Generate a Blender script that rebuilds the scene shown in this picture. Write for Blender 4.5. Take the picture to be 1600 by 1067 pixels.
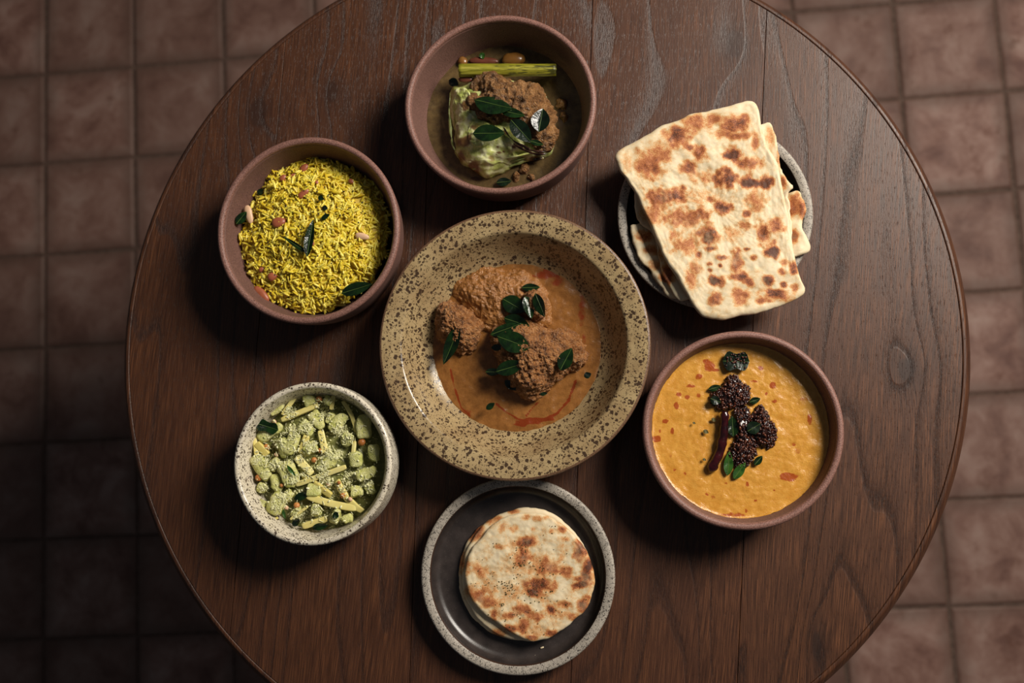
import bpy, bmesh, math, random
from mathutils import Vector, Matrix, noise
from mathutils.bvhtree import BVHTree

for o in list(bpy.data.objects):
    bpy.data.objects.remove(o)
scene = bpy.context.scene
COL = scene.collection
random.seed(7)
PI = math.pi

# ------------------------------------------------------------------ camera
TILE = 0.16                        # floor tile pitch (m)
CAM_H = 10.281 * TILE              # camera height over the floor
FPX = 1600.0                       # focal length in pixels of the 1600x1067 frame
AX, AY, ROT = -0.10771, 0.08959, -0.04862
RX = Matrix(((1, 0, 0), (0, math.cos(AX), -math.sin(AX)), (0, math.sin(AX), math.cos(AX))))
RY = Matrix(((math.cos(AY), 0, math.sin(AY)), (0, 1, 0), (-math.sin(AY), 0, math.cos(AY))))
RC = RX @ RY
def flip(v): return Vector((v[0], -v[1], -v[2]))
right, up, back = flip(RC[0]), -flip(RC[1]), -flip(RC[2])
cam_d = bpy.data.cameras.new('camera')
cam = bpy.data.objects.new('camera', cam_d)
COL.objects.link(cam)
m = Matrix.Identity(4)
for i, a in enumerate((right, up, back)):
    for k in range(3):
        m[k][i] = a[k]
m[2][3] = CAM_H
cam.matrix_world = m
cam_d.sensor_width = 36.0
cam_d.lens = 36.0 * FPX / 1600.0
cam_d.clip_start = 0.02
cam_d.dof.use_dof = True
cam_d.dof.focus_distance = 0.855
cam_d.dof.aperture_fstop = 4.5
scene.camera = cam

# ------------------------------------------------------------------ world and daylight
world = bpy.data.worlds.new('room_light')
scene.world = world
world.use_nodes = True
bg = world.node_tree.nodes['Background']
bg.inputs[0].default_value = (0.80, 0.88, 1.0, 1)
bg.inputs[1].default_value = 0.058
T = 0.75                            # table height
def area(name, loc, target, sx, sy, power, col):
    d = bpy.data.lights.new(name, 'AREA')
    d.shape = 'RECTANGLE'; d.size = sx; d.size_y = sy; d.energy = power; d.color = col
    o = bpy.data.objects.new(name, d); COL.objects.link(o)
    o.location = loc
    o.rotation_euler = (Vector(target) - Vector(loc)).to_track_quat('-Z', 'Y').to_euler()
    return o
area('window_daylight', (1.00, 0.80, 1.90), (-0.05, 0.08, T), 0.50, 0.66, 44, (1.0, 0.93, 0.83))
scene.view_settings.view_transform = 'Standard'
scene.view_settings.look = 'None'
scene.view_settings.exposure = 0.0
scene.view_settings.gamma = 1.0
scene.view_settings.use_curve_mapping = False

# ------------------------------------------------------------------ helpers
def W(px, py, h=0.0):
    """photo pixel -> point at height h above the table top"""
    z = T + h
    d = RC.transposed() @ Vector(((px - 800) / FPX, (py - 533.5) / FPX, 1.0))
    t = (CAM_H - z) / d.z
    return Vector((d.x * t, -d.y * t, z))
def MPP(px, py, h=0.0):
    d = RC.transposed() @ Vector(((px - 800) / FPX, (py - 533.5) / FPX, 1.0))
    return (CAM_H - T - h) / d.z / FPX
def fbm(v, s, o=4): return noise.fractal(Vector(v) * s, 0.9, 2.1, o)
def lerp(a, b, t): return a + (b - a) * t
def sstep(a, b, x):
    t = max(0.0, min(1.0, (x - a) / (b - a))); return t * t * (3 - 2 * t)

BV = {}
def mesh(name, verts, faces, smooth=True):
    me = bpy.data.meshes.new(name)
    me.from_pydata([tuple(v) for v in verts], [], faces)
    me.update()
    if smooth:
        me.polygons.foreach_set('use_smooth', [True] * len(me.polygons))
    return me
def obj(name, verts, faces, mat, parent=None, smooth=True, loc=None):
    """verts in world coordinates; the origin goes to the base centre"""
    verts = [Vector(v) for v in verts]
    if loc is None:
        n = len(verts)
        loc = Vector((sum(v.x for v in verts) / n, sum(v.y for v in verts) / n, min(v.z for v in verts)))
    loc = Vector(loc)
    me = mesh(name, [v - loc for v in verts], faces, smooth)
    o = bpy.data.objects.new(name, me); COL.objects.link(o)
    if mat: me.materials.append(mat)
    if parent is not None:
        o.parent = parent; pl = parent['_w']; o.location = loc - Vector(pl)
    else:
        o.location = loc
    o['_w'] = tuple(loc)
    return o
def empty(name, loc):
    o = bpy.data.objects.new(name, None); COL.objects.link(o)
    o.empty_display_size = 0.05
    o.location = loc; o['_w'] = tuple(loc)
    return o
def tag(o, label=None, cat=None, group=None, kind=None):
    if label: o['label'] = label
    if cat: o['category'] = cat
    if group: o['group'] = group
    if kind: o['kind'] = kind
    return o
def bvh_of(verts, faces): return BVHTree.FromPolygons([Vector(v) for v in verts], faces)
def top_z(x, y, trees, default=None):
    best = default
    for t in trees:
        h = t.ray_cast(Vector((x, y, 3.0)), Vector((0, 0, -1)))
        if h[0] is not None and (best is None or h[0].z > best): best = h[0].z
    return best

def lathe(c, prof, seg=128, wob=0.0, seed=0):
    """profile of (r, h) from outer foot over the lip to the inner centre; c = (x, y)"""
    V, F = [], []
    closed0 = prof[0][0] < 1e-6; closed1 = prof[-1][0] < 1e-6
    rings = []
    for (r, h) in prof:
        if r < 1e-6:
            rings.append([len(V)]); V.append(Vector((c[0], c[1], T + h))); continue
        ids = []
        for k in range(seg):
            a = 2 * PI * k / seg
            rr = r * (1 + wob * noise.noise(Vector((math.cos(a) * 1.3 + seed, math.sin(a) * 1.3, h * 20))))
            ids.append(len(V)); V.append(Vector((c[0] + rr * math.cos(a), c[1] + rr * math.sin(a), T + h)))
        rings.append(ids)
    for a, b in zip(rings, rings[1:]):
        for k in range(seg):
            k2 = (k + 1) % seg
            if len(a) == 1: F.append((a[0], b[k2], b[k]))
            elif len(b) == 1: F.append((a[k], a[k2], b[0]))
            else: F.append((a[k], a[k2], b[k2], b[k]))
    return V, F
def smooth_prof(pts, n=5):
    out = []
    P = [pts[0]] + list(pts) + [pts[-1]]
    for i in range(1, len(P) - 2):
        p0, p1, p2, p3 = P[i - 1], P[i], P[i + 1], P[i + 2]
        for k in range(n):
            t = k / n
            out.append(tuple(0.5 * ((2 * p1[j]) + (-p0[j] + p2[j]) * t + (2 * p0[j] - 5 * p1[j] + 4 * p2[j] - p3[j]) * t * t
                                    + (-p0[j] + 3 * p1[j] - 3 * p2[j] + p3[j]) * t ** 3) for j in (0, 1)))
    out.append(tuple(pts[-1]))
    return [(max(0.0, r), h) for r, h in out]
def closed_curve(pts, n):
    """Catmull-Rom closed curve through 2D points, n samples even in length"""
    P = [Vector((p[0], p[1])) for p in pts]; k = len(P); dense = []
    for i in range(k):
        p0, p1, p2, p3 = P[i - 1], P[i], P[(i + 1) % k], P[(i + 2) % k]
        for j in range(12):
            t = j / 12
            dense.append(0.5 * ((2 * p1) + (p2 - p0) * t + (2 * p0 - 5 * p1 + 4 * p2 - p3) * t * t + (3 * p1 - p0 - 3 * p2 + p3) * t ** 3))
    L = [0.0]
    for a, b in zip(dense, dense[1:] + dense[:1]): L.append(L[-1] + (b - a).length)
    out = []; j = 0
    for i in range(n):
        s = L[-1] * i / n
        while L[j + 1] < s: j += 1
        t = (s - L[j]) / max(1e-9, L[j + 1] - L[j])
        out.append(dense[j].lerp(dense[(j + 1) % len(dense)], t))
    return out
def displace(V, F, fn):
    me = bpy.data.meshes.new('tmp'); me.from_pydata([tuple(v) for v in V], [], F); me.update()
    N = [v.normal.copy() for v in me.vertices]
    bpy.data.meshes.remove(me)
    return [v + n * fn(v, n) for v, n in zip(V, N)]
def mound(outline, zb, h, pw=2.2, qw=2.0, rings=24, seg=96, hfun=None, skirt=0.004, centre=None, inset=0.75):
    """a lump standing on zb inside a closed outline of world xy points, with a closed underside"""
    C = closed_curve(outline, seg)
    c = Vector(centre) if centre else sum(C, Vector((0, 0))) / len(C)
    V = []; F = []
    zz = lambda t: h * max(0.0, 1 - t ** pw) ** (1 / qw)
    V.append(Vector((c.x, c.y, zb + zz(0))))
    for r in range(1, rings + 1):
        t = 1 - (1 - r / rings) ** 1.25
        for p in C:
            q = c.lerp(p, t)
            V.append(Vector((q.x, q.y, zb + zz(t))))
    if hfun: V = [Vector((v.x, v.y, v.z + hfun(v.x, v.y))) for v in V]
    for k in range(seg):
        k2 = (k + 1) % seg
        F.append((0, 1 + k2, 1 + k) if False else (0, 1 + k, 1 + k2))
        for r in range(rings - 1):
            a = 1 + r * seg
            F.append((a + k, a + seg + k, a + seg + k2, a + k2))
    base = 1 + (rings - 1) * seg; n0 = len(V)
    for p in C:
        q = c.lerp(p, inset); V.append(Vector((q.x, q.y, zb - skirt)))
    bc = len(V); V.append(Vector((c.x, c.y, zb - skirt)))
    for k in range(seg):
        k2 = (k + 1) % seg
        F.append((base + k, n0 + k, n0 + k2, base + k2)); F.append((n0 + k, bc, n0 + k2))
    # orientation: make the top faces look up
    a, b, d = V[F[0][0]], V[F[0][1]], V[F[0][2]]
    if (b - a).cross(d - a).z < 0: F = [tuple(reversed(f)) for f in F]
    return V, F
def superell(p1, p2, w, h, ex=0.6, nu=14, nv=10, bend=0.0, nz=0.0, seed=0, roll=0.0, taper=0.0):
    """rounded stick or chunk from p1 to p2, width w, height h; ex 1 = egg, 0.3 = boxy"""
    p1 = Vector(p1); p2 = Vector(p2); ax = p2 - p1; L = ax.length / 2; ax.normalize()
    side = Vector((0, 0, 1)).cross(ax)
    if side.length < 1e-4: side = Vector((1, 0, 0))
    side.normalize(); upv = ax.cross(side)
    q = Matrix.Rotation(roll, 3, ax); side = q @ side; upv = q @ upv
    mid = (p1 + p2) / 2
    sp = lambda x, e: math.copysign(abs(x) ** e, x)
    V = []; F = []
    for i in range(nu + 1):
        a = -PI / 2 + PI * i / nu
        x = sp(math.sin(a), ex); r = abs(math.cos(a)) ** ex
        for j in range(nv):
            b = 2 * PI * j / nv
            y = sp(math.cos(b), ex) * r * w / 2; z = sp(math.sin(b), ex) * r * h / 2
            k = 1 - taper * (x + 1) / 2
            v = mid + ax * (x * L) + side * (y * k + bend * (1 - x * x)) + upv * z * k
            if nz: v = v + Vector((noise.noise(v * 260 + Vector((seed, 0, 0))), noise.noise(v * 260 + Vector((0, seed, 9))), noise.noise(v * 260 + Vector((5, 2, seed))))) * nz
            V.append(v)
    for i in range(nu):
        for j in range(nv):
            j2 = (j + 1) % nv
            F.append((i * nv + j, i * nv + j2, (i + 1) * nv + j2, (i + 1) * nv + j))
    return V, F
def tube(pts, radii, seg=10):
    P = [Vector(p) for p in pts]; V = []; F = []
    for i, p in enumerate(P):
        d = (P[min(i + 1, len(P) - 1)] - P[max(0, i - 1)]).normalized()
        s = d.cross(Vector((0, 0, 1)))
        if s.length < 1e-4: s = Vector((1, 0, 0))
        s.normalize(); u = s.cross(d)
        for j in range(seg):
            a = 2 * PI * j / seg
            V.append(p + (s * math.cos(a) + u * math.sin(a)) * radii[i])
    for i in range(len(P) - 1):
        for j in range(seg):
            j2 = (j + 1) % seg
            F.append((i * seg + j, i * seg + j2, (i + 1) * seg + j2, (i + 1) * seg + j))
    F.append(tuple(range(seg))[::-1]); F.append(tuple((len(P) - 1) * seg + j for j in range(seg)))
    return V, F
def spline3(pts, n):
    P = [Vector(p) for p in pts]; P = [2 * P[0] - P[1]] + P + [2 * P[-1] - P[-2]]; out = []
    segs = len(P) - 3
    for i in range(n + 1):
        u = segs * i / n; k = min(int(u), segs - 1); t = u - k
        p0, p1, p2, p3 = P[k:k + 4]
        out.append(0.5 * ((2 * p1) + (p2 - p0) * t + (2 * p0 - 5 * p1 + 4 * p2 - p3) * t * t + (3 * p1 - p0 - 3 * p2 + p3) * t ** 3))
    return out
def merge(parts):
    V = []; F = []
    for v, f in parts:
        n = len(V); V += v; F += [tuple(i + n for i in q) for q in f]
    return V, F
def paint(o, name, fn):
    """stores a per-point value (a colour of the thing itself, e.g. toasting) as an attribute"""
    me = o.data; at = me.attributes.new(name, 'FLOAT', 'POINT')
    l = Vector(o['_w'])
    at.data.foreach_set('value', [fn(v.co + l) for v in me.vertices])
def spots(lst, conv, h, wob=0.35, wscale=160, soft=0.7):
    """field made of blurred-edged ellipses: (x, y, rx, ry, strength) in zoom pixels"""
    S = []
    for (x, y, rx, ry, st) in lst:
        px, py = conv(x, y); w = W(px, py, h); mp = MPP(px, py, h) * conv.scale
        S.append((w.x, w.y, rx * mp, ry * mp, st))
    def fn(v):
        n = fbm((v.x, v.y, 0.3), wscale, 4) * wob
        best = 0.0
        for (x, y, rx, ry, st) in S:
            dx = (v.x - x) / rx; dy = (v.y - y) / ry
            if abs(dx) > 2.2 or abs(dy) > 2.2: continue
            d = math.sqrt(dx * dx + dy * dy) + n
            best = max(best, st * (1 - sstep(1 - soft, 1 + soft * 0.6, d)))
        return best
    return fn
class Conv:
    def __init__(s, ox, oy, k): s.ox, s.oy, s.k, s.scale = ox, oy, k, 1.0 / k
    def __call__(s, x, y): return (s.ox + x / s.k, s.oy + y / s.k)
def outl(conv, pts, h): return [W(*conv(x, y), h).xy for (x, y) in pts]

# ------------------------------------------------------------------ materials
class NT:
    def __init__(s, name):
        s.m = bpy.data.materials.new(name); s.m.use_nodes = True
        s.t = s.m.node_tree; s.b = s.t.nodes['Principled BSDF']
    def n(s, typ, **kw):
        x = s.t.nodes.new(typ)
        for k, v in kw.items(): setattr(x, k, v)
        return x
    def put(s, sock, v):
        if isinstance(v, bpy.types.NodeSocket): s.t.links.new(v, sock)
        elif v is not None: sock.default_value = v
    def math(s, op, a, b=None, c=None, clamp=False):
        x = s.n('ShaderNodeMath', operation=op, use_clamp=clamp)
        s.put(x.inputs[0], a); s.put(x.inputs[1], b)
        if c is not None: s.put(x.inputs[2], c)
        return x.outputs[0]
    def coord(s): return s.n('ShaderNodeTexCoord').outputs['Object']
    def pos(s): return s.n('ShaderNodeNewGeometry').outputs['Position']
    def mapv(s, v, scale=(1, 1, 1), loc=(0, 0, 0), rot=(0, 0, 0)):
        x = s.n('ShaderNodeMapping'); s.put(x.inputs[0], v)
        x.inputs['Location'].default_value = loc; x.inputs['Rotation'].default_value = rot; x.inputs['Scale'].default_value = scale
        return x.outputs[0]
    def noise(s, v, scale, detail=4, rough=0.55, dist=0.0):
        x = s.n('ShaderNodeTexNoise'); s.put(x.inputs['Vector'], v)
        x.inputs['Scale'].default_value = scale; x.inputs['Detail'].default_value = detail
        x.inputs['Roughness'].default_value = rough; x.inputs['Distortion'].default_value = dist
        return x.outputs['Fac']
    def voro(s, v, scale, feature='F1', rnd=1.0, out='Distance'):
        x = s.n('ShaderNodeTexVoronoi', feature=feature); s.put(x.inputs['Vector'], v)
        x.inputs['Scale'].default_value = scale; x.inputs['Randomness'].default_value = rnd
        return x.outputs[out]
    def ramp(s, f, stops, interp='LINEAR'):
        x = s.n('ShaderNodeValToRGB'); s.put(x.inputs[0], f); cr = x.color_ramp; cr.interpolation = interp
        while len(cr.elements) < len(stops): cr.elements.new(0.5)
        for e, (p, c) in zip(cr.elements, stops):
            e.position = p; e.color = (c, c, c, 1) if isinstance(c, (int, float)) else (*c, 1)
        return x.outputs[0]
    def step(s, f, lo, hi):
        x = s.n('ShaderNodeMapRange', interpolation_type='SMOOTHSTEP'); s.put(x.inputs[0], f)
        x.inputs[1].default_value = lo; x.inputs[2].default_value = hi
        x.inputs[3].default_value = 0; x.inputs[4].default_value = 1
        return x.outputs[0]
    def mix(s, f, a, b, mode='MIX'):
        x = s.n('ShaderNodeMix', data_type='RGBA', blend_type=mode)
        s.put(x.inputs[0], f)
        for i, v in ((6, a), (7, b)):
            if isinstance(v, (tuple, list)): v = (*v, 1) if len(v) == 3 else v
            s.put(x.inputs[i], v)
        return x.outputs[2]
    def attr(s, name):
        x = s.n('ShaderNodeAttribute'); x.attribute_name = name; return x.outputs['Fac']
    def rand(s): return s.n('ShaderNodeObjectInfo').outputs['Random']
    def bump(s, h, strength=0.3, dist=0.001, normal=None):
        x = s.n('ShaderNodeBump'); s.put(x.inputs['Height'], h)
        x.inputs['Strength'].default_value = strength; x.inputs['Distance'].default_value = dist
        if normal is not None: s.put(x.inputs['Normal'], normal)
        return x.outputs[0]
    def fin(s, col, rough=0.5, normal=None, spec=0.5, sss=0.0, sssr=(0.004, 0.002, 0.001), coat=0.0, coatr=0.1):
        if isinstance(col, (tuple, list)): col = (*col, 1)
        s.put(s.b.inputs['Base Color'], col); s.put(s.b.inputs['Roughness'], rough)
        s.b.inputs['Specular IOR Level'].default_value = spec
        if normal is not None: s.put(s.b.inputs['Normal'], normal)
        if sss:
            s.b.inputs['Subsurface Weight'].default_value = sss
            s.b.inputs['Subsurface Radius'].default_value = sssr
            s.b.inputs['Subsurface Scale'].default_value = 1.0
        if coat:
            s.b.inputs['Coat Weight'].default_value = coat; s.b.inputs['Coat Roughness'].default_value = coatr
        return s.m

def srgb(r, g, b):
    f = lambda c: (c / 255 / 12.92) if c / 255 <= 0.04045 else ((c / 255 + 0.055) / 1.055) ** 2.4
    return (f(r), f(g), f(b))

M = {}
def build_materials():
    # terracotta floor tile: cloudy, rubbed, each tile its own tint
    k = NT('worn_terracotta'); c = k.coord(); r = k.rand()
    v = k.n('ShaderNodeVectorMath', operation='ADD'); k.put(v.inputs[0], c)
    cm = k.n('ShaderNodeCombineXYZ'); k.put(cm.inputs[0], k.math('MULTIPLY', r, 37.0)); k.put(cm.inputs[1], k.math('MULTIPLY', r, 91.0))
    k.put(v.inputs[1], cm.outputs[0]); v = v.outputs[0]
    n1 = k.noise(v, 15, 6, 0.65, 0.4); n2 = k.noise(v, 26, 6, 0.7)
    base = k.ramp(n1, [(0.34, srgb(92, 61, 52)), (0.46, srgb(120, 88, 77)), (0.56, srgb(136, 106, 95)), (0.68, srgb(150, 124, 113))])
    base = k.mix(k.math('MULTIPLY', k.step(n2, 0.54, 0.72), 0.75), base, srgb(90, 56, 43))
    base = k.mix(k.math('MULTIPLY', r, 0.55), base, srgb(92, 68, 58))
    # rubbed dark edges of the handmade tile
    sx = k.n('ShaderNodeSeparateXYZ'); k.put(sx.inputs[0], c)
    e = k.math('MAXIMUM', k.math('ABSOLUTE', sx.outputs[0]), k.math('ABSOLUTE', sx.outputs[1]))
    e = k.math('ADD', e, k.math('MULTIPLY', k.math('SUBTRACT', n1, 0.5), 0.03))
    base = k.mix(k.math('MULTIPLY', k.step(e, 0.05, 0.078), 0.55), base, srgb(78, 58, 48))
    M['tile'] = k.fin(base, k.math('ADD', 0.5, k.math('MULTIPLY', n2, 0.3)), k.bump(n2, 0.25, 0.002), 0.3)
    k = NT('grout'); c = k.coord(); n1 = k.noise(c, 120, 4)
    M['grout'] = k.fin(k.ramp(n1, [(0.3, srgb(72, 56, 48)), (0.7, srgb(96, 77, 67))]), 0.85, None, 0.2)
    # far floor beyond the built tiles
    k = NT('floor_beyond'); c = k.coord(); br = k.n('ShaderNodeTexBrick', offset=0.0, squash=1.0)
    k.put(br.inputs['Vector'], c); br.inputs['Scale'].default_value = 1.0
    br.inputs['Brick Width'].default_value = TILE; br.inputs['Row Height'].default_value = TILE
    br.inputs['Mortar Size'].default_value = 0.003; br.inputs['Mortar'].default_value = (*srgb(95, 74, 63), 1)
    n1 = k.noise(c, 14, 6, 0.6, 0.6)
    colr = k.ramp(n1, [(0.28, srgb(98, 70, 58)), (0.5, srgb(120, 93, 80)), (0.8, srgb(142, 119, 106))])
    for q in ('Color1', 'Color2'): k.put(br.inputs[q], colr)
    M['floor_beyond'] = k.fin(br.outputs['Color'], 0.7, None, 0.3)

    # walnut-brown wood with knots
    def wood(name, knots, band=False):
        k = NT(name); c = k.pos(); r = k.rand()
        sx = k.n('ShaderNodeSeparateXYZ'); k.put(sx.inputs[0], c); x, y = sx.outputs[0], sx.outputs[1]
        off = k.math('MULTIPLY', r, 0 if band else 9.0)
        xs = k.math('SUBTRACT', x, k.math('MULTIPLY', y, 0.075))
        cv = k.n('ShaderNodeCombineXYZ'); k.put(cv.inputs[0], k.math('ADD', k.math('MULTIPLY', xs, 7.0), off)); k.put(cv.inputs[1], k.math('MULTIPLY', y, 1.15)); k.put(cv.inputs[2], off)
        f = k.noise(cv.outputs[0], 1.0, 2.5, 0.45)
        field = k.math('MULTIPLY', f, 2.2)
        dark = None
        for (kx, ky, a, b) in knots:
            dx = k.math('DIVIDE', k.math('SUBTRACT', x, kx), a); dy = k.math('DIVIDE', k.math('SUBTRACT', y, ky), b)
            d2 = k.math('ADD', k.math('MULTIPLY', dx, dx), k.math('MULTIPLY', dy, dy))
            g = k.math('POWER', 2.718, k.math('MULTIPLY', d2, -0.16))
            field = k.math('ADD', field, k.math('MULTIPLY', g, 0.13))
            wn = k.math('ADD', d2, k.math('MULTIPLY', k.noise(c, 90, 3), 0.9))
            s1 = k.math('SUBTRACT', 1.0, k.step(wn, 0.9, 1.9))
            s2 = k.math('MULTIPLY', k.math('POWER', 2.718, k.math('MULTIPLY', wn, -0.32)), 0.75)
            s1 = k.math('MAXIMUM', k.math('MULTIPLY', s1, 0.85), s2)
            dark = s1 if dark is None else k.math('MAXIMUM', dark, s1)
        ring = k.math('FRACT', k.math('MULTIPLY', field, 7.0))
        # fine fibre and pores
        cf = k.n('ShaderNodeCombineXYZ'); k.put(cf.inputs[0], k.math('ADD', k.math('MULTIPLY', xs, 1250.0), k.math('MULTIPLY', field, 40.0))); k.put(cf.inputs[1], k.math('MULTIPLY', y, 30.0)); k.put(cf.inputs[2], off)
        fib = k.noise(cf.outputs[0], 1.0, 3, 0.6)
        cp = k.n('ShaderNodeCombineXYZ'); k.put(cp.inputs[0], k.math('MULTIPLY', xs, 1500.0)); k.put(cp.inputs[1], k.math('MULTIPLY', y, 130.0)); k.put(cp.inputs[2], off)
        pore = k.noise(cp.outputs[0], 1.0, 2, 0.6)
        cb = k.n('ShaderNodeCombineXYZ'); k.put(cb.inputs[0], k.math('MULTIPLY', xs, 45.0)); k.put(cb.inputs[1], k.math('MULTIPLY', y, 3.5)); k.put(cb.inputs[2], off)
        big = k.noise(cb.outputs[0], 1.0, 3, 0.5)
        line = k.ramp(ring, [(0.0, 0.0), (0.55, 0.12), (0.80, 0.40), (0.90, 1.0), (0.97, 0.7), (1.0, 0.0)])
        line = k.math('MULTIPLY', line, k.step(k.math('ADD', pore, k.math('MULTIPLY', fib, 0.5)), 0.52, 0.85))
        col = k.ramp(fib, [(0.28, srgb(38, 21, 13)), (0.5, srgb(74, 44, 27)), (0.72, srgb(114, 71, 43))])
        col = k.mix(k.math('MULTIPLY', k.step(big, 0.35, 0.7), 0.45), col, srgb(66, 40, 28))
        col = k.mix(k.math('MULTIPLY', line, 0.80), col, srgb(30, 19, 16))
        col = k.mix(k.math('MULTIPLY', k.step(pore, 0.60, 0.72), 0.55), col, srgb(40, 25, 19))
        if dark is not None: col = k.mix(k.math('MULTIPLY', dark, 0.85), col, srgb(36, 24, 20))
        col = k.mix(k.math('MULTIPLY', r, 0.22), col, srgb(70, 40, 27))
        hgt = k.math('SUBTRACT', k.math('MULTIPLY', fib, 0.4), k.math('ADD', k.math('MULTIPLY', line, 0.8), k.math('MULTIPLY', k.step(pore, 0.60, 0.72), 0.5)))
        return k.fin(col, k.math('ADD', 0.36, k.math('MULTIPLY', fib, 0.16)), k.bump(hgt, 0.38, 0.0008), 0.38)
    kn = []
    for (px, py, rx, ry) in ((1148, 69, 17, 25), (1417, 576, 15, 22), (404, 176, 16, 28), (519, 142, 10, 20), (1276, 1010, 8, 26)):
        p = W(px, py); q = MPP(px, py); kn.append((p.x, p.y, rx * q, ry * q))
    M['wood'] = wood('dark_walnut_boards', kn)
    M['wood_edge'] = wood('dark_walnut_edge', [], True)
    k = NT('black_iron'); M['iron'] = k.fin(srgb(40, 38, 36), 0.5)

    # unglazed brown-pink stoneware
    def stone(name, c0, c1, rough=0.6):
        k = NT(name); c = k.pos(); a = k.noise(c, 1100, 2, 0.6); b = k.noise(c, 60, 4)
        col = k.ramp(a, [(0.36, c0), (0.62, c1)])
        col = k.mix(k.math('MULTIPLY', k.step(b, 0.4, 0.7), 0.2), col, c0)
        sp = k.math('SUBTRACT', 1.0, k.step(k.voro(c, 260), 0.10, 0.16))
        col = k.mix(k.math('MULTIPLY', sp, k.step(k.noise(c, 210, 1), 0.62, 0.68)), col, tuple(q * 0.25 for q in c0))
        return k.fin(col, rough, k.bump(a, 0.4, 0.0006), 0.4)
    M['clay'] = stone('brown_stoneware', srgb(90, 63, 55), srgb(120, 87, 77))
    M['clay_rim'] = stone('brown_stoneware_rim', srgb(100, 69, 60), srgb(150, 109, 97), 0.5)
    # speckled glazes
    def speckle(name, base, base2, spot, s1, s2, t1, t2, rough, bands=0.0):
        k = NT(name); c = k.pos(); wv = k.noise(c, 320, 2)
        b = k.noise(c, 38, 4)
        col = k.ramp(b, [(0.35, base), (0.7, base2)])
        d = k.n('ShaderNodeVectorMath', operation='ADD'); k.put(d.inputs[0], c)
        nx = k.n('ShaderNodeTexNoise'); k.put(nx.inputs['Vector'], c); nx.inputs['Scale'].default_value = 420
        q = k.n('ShaderNodeVectorMath', operation='SCALE'); k.put(q.inputs[0], nx.outputs['Color']); q.inputs['Scale'].default_value = 0.0012
        k.put(d.inputs[1], q.outputs[0]); d = d.outputs[0]
        tot = None
        for (s, t, msk) in ((s1, t1, 0.48), (s2, t2, 0.48), (s2 * 2.2, t2, 0.50)):
            p = k.math('SUBTRACT', 1.0, k.step(k.voro(d, s), t * 0.75, t))
            p = k.math('MULTIPLY', p, k.step(k.noise(c, s * 0.45, 1), msk, msk + 0.05))
            tot = p if tot is None else k.math('MAXIMUM', tot, p)
        col = k.mix(k.math('MULTIPLY', tot, 0.92), col, spot)
        return k.fin(col, rough, k.bump(k.math('SUBTRACT', wv, k.math('MULTIPLY', tot, 0.5)), 0.15, 0.0005), 0.5)
    M['tan_glaze'] = speckle('tan_speckled_glaze', srgb(150, 126, 90), srgb(172, 150, 110), srgb(48, 31, 24), 250, 430, 0.45, 0.42, 0.22)
    M['tan_lip'] = stone('tan_lip', srgb(84, 58, 44), srgb(122, 94, 70), 0.3)
    M['cream_glaze'] = speckle('cream_speckled_glaze', srgb(206, 195, 172), srgb(224, 214, 194), srgb(50, 32, 22), 340, 560, 0.38, 0.40, 0.26)
    M['grey_glaze'] = speckle('grey_speckled_clay', srgb(156, 147, 135), srgb(178, 168, 155), srgb(46, 40, 37), 700, 1100, 0.42, 0.40, 0.55)
    k = NT('dark_glaze'); c = k.pos(); a = k.noise(c, 90, 4); b = k.noise(c, 1300, 2)
    col = k.ramp(a, [(0.3, srgb(44, 38, 36)), (0.7, srgb(62, 54, 51))]); col = k.mix(k.math('MULTIPLY', k.step(b, 0.66, 0.72), 0.35), col, srgb(120, 112, 104))
    M['dark_glaze'] = k.fin(col, 0.30, k.bump(b, 0.12, 0.0004), 0.5)
    k = NT('dark_edge'); M['dark_edge'] = k.fin(srgb(62, 42, 32), 0.4)

    # breads: cream dough, toasting from the painted attribute
    def bread(name, hole=0.0):
        k = NT(name); c = k.pos(); t = k.attr('toast'); n = k.noise(c, 1300, 3, 0.7); n2 = k.noise(c, 260, 5, 0.65); n3 = k.noise(c, 70, 3)
        f = k.math('ADD', t, k.math('MULTIPLY', k.math('SUBTRACT', n2, 0.5), 0.75))
        f = k.math('ADD', f, k.math('MULTIPLY', k.math('MULTIPLY', k.math('SUBTRACT', n, 0.5), k.math('ADD', 0.4, t)), 1.0))
        col = k.ramp(f, [(0.05, srgb(224, 206, 172)), (0.22, srgb(216, 190, 148)), (0.42, srgb(206, 152, 96)), (0.62, srgb(176, 106, 60)), (0.85, srgb(136, 74, 42)), (1.0, srgb(84, 46, 28))])
        col = k.mix(k.math('MULTIPLY', k.step(n3, 0.52, 0.75), 0.3), col, srgb(216, 190, 150))
        h = k.math('ADD', k.math('MULTIPLY', n, 0.5), n2)
        return k.fin(col, 0.62, k.bump(h, 0.35, 0.0006), 0.35, 0.08)
    M['bread'] = bread('toasted_flatbread')

    # gravies
    def gravy(name, c0, c1, oil, rough, fleck, fine=0.35):
        k = NT(name); c = k.pos(); n = k.noise(c, 190, 5, 0.65); f = k.noise(c, 900, 3, 0.65); o = k.attr('oil')
        col = k.ramp(n, [(0.3, c0), (0.7, c1)])
        col = k.mix(k.math('MULTIPLY', k.step(f, 0.55, 0.72), fine), col, fleck)
        on = k.math('ADD', o, k.math('MULTIPLY', k.math('MULTIPLY', k.math('SUBTRACT', n, 0.5), k.math('ADD', 0.1, o)), 1.8))
        col = k.mix(k.math('MULTIPLY', k.step(on, 0.3, 0.75), 0.85), col, oil)
        return k.fin(col, rough, k.bump(k.math('ADD', n, k.math('MULTIPLY', f, 0.6)), 0.30, 0.0013), 0.5, 0.04, (0.003, 0.0015, 0.0006))
    M['curry'] = gravy('coconut_curry', srgb(116, 74, 34), srgb(146, 97, 48), srgb(116, 36, 10), 0.2, srgb(90, 54, 24))
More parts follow.
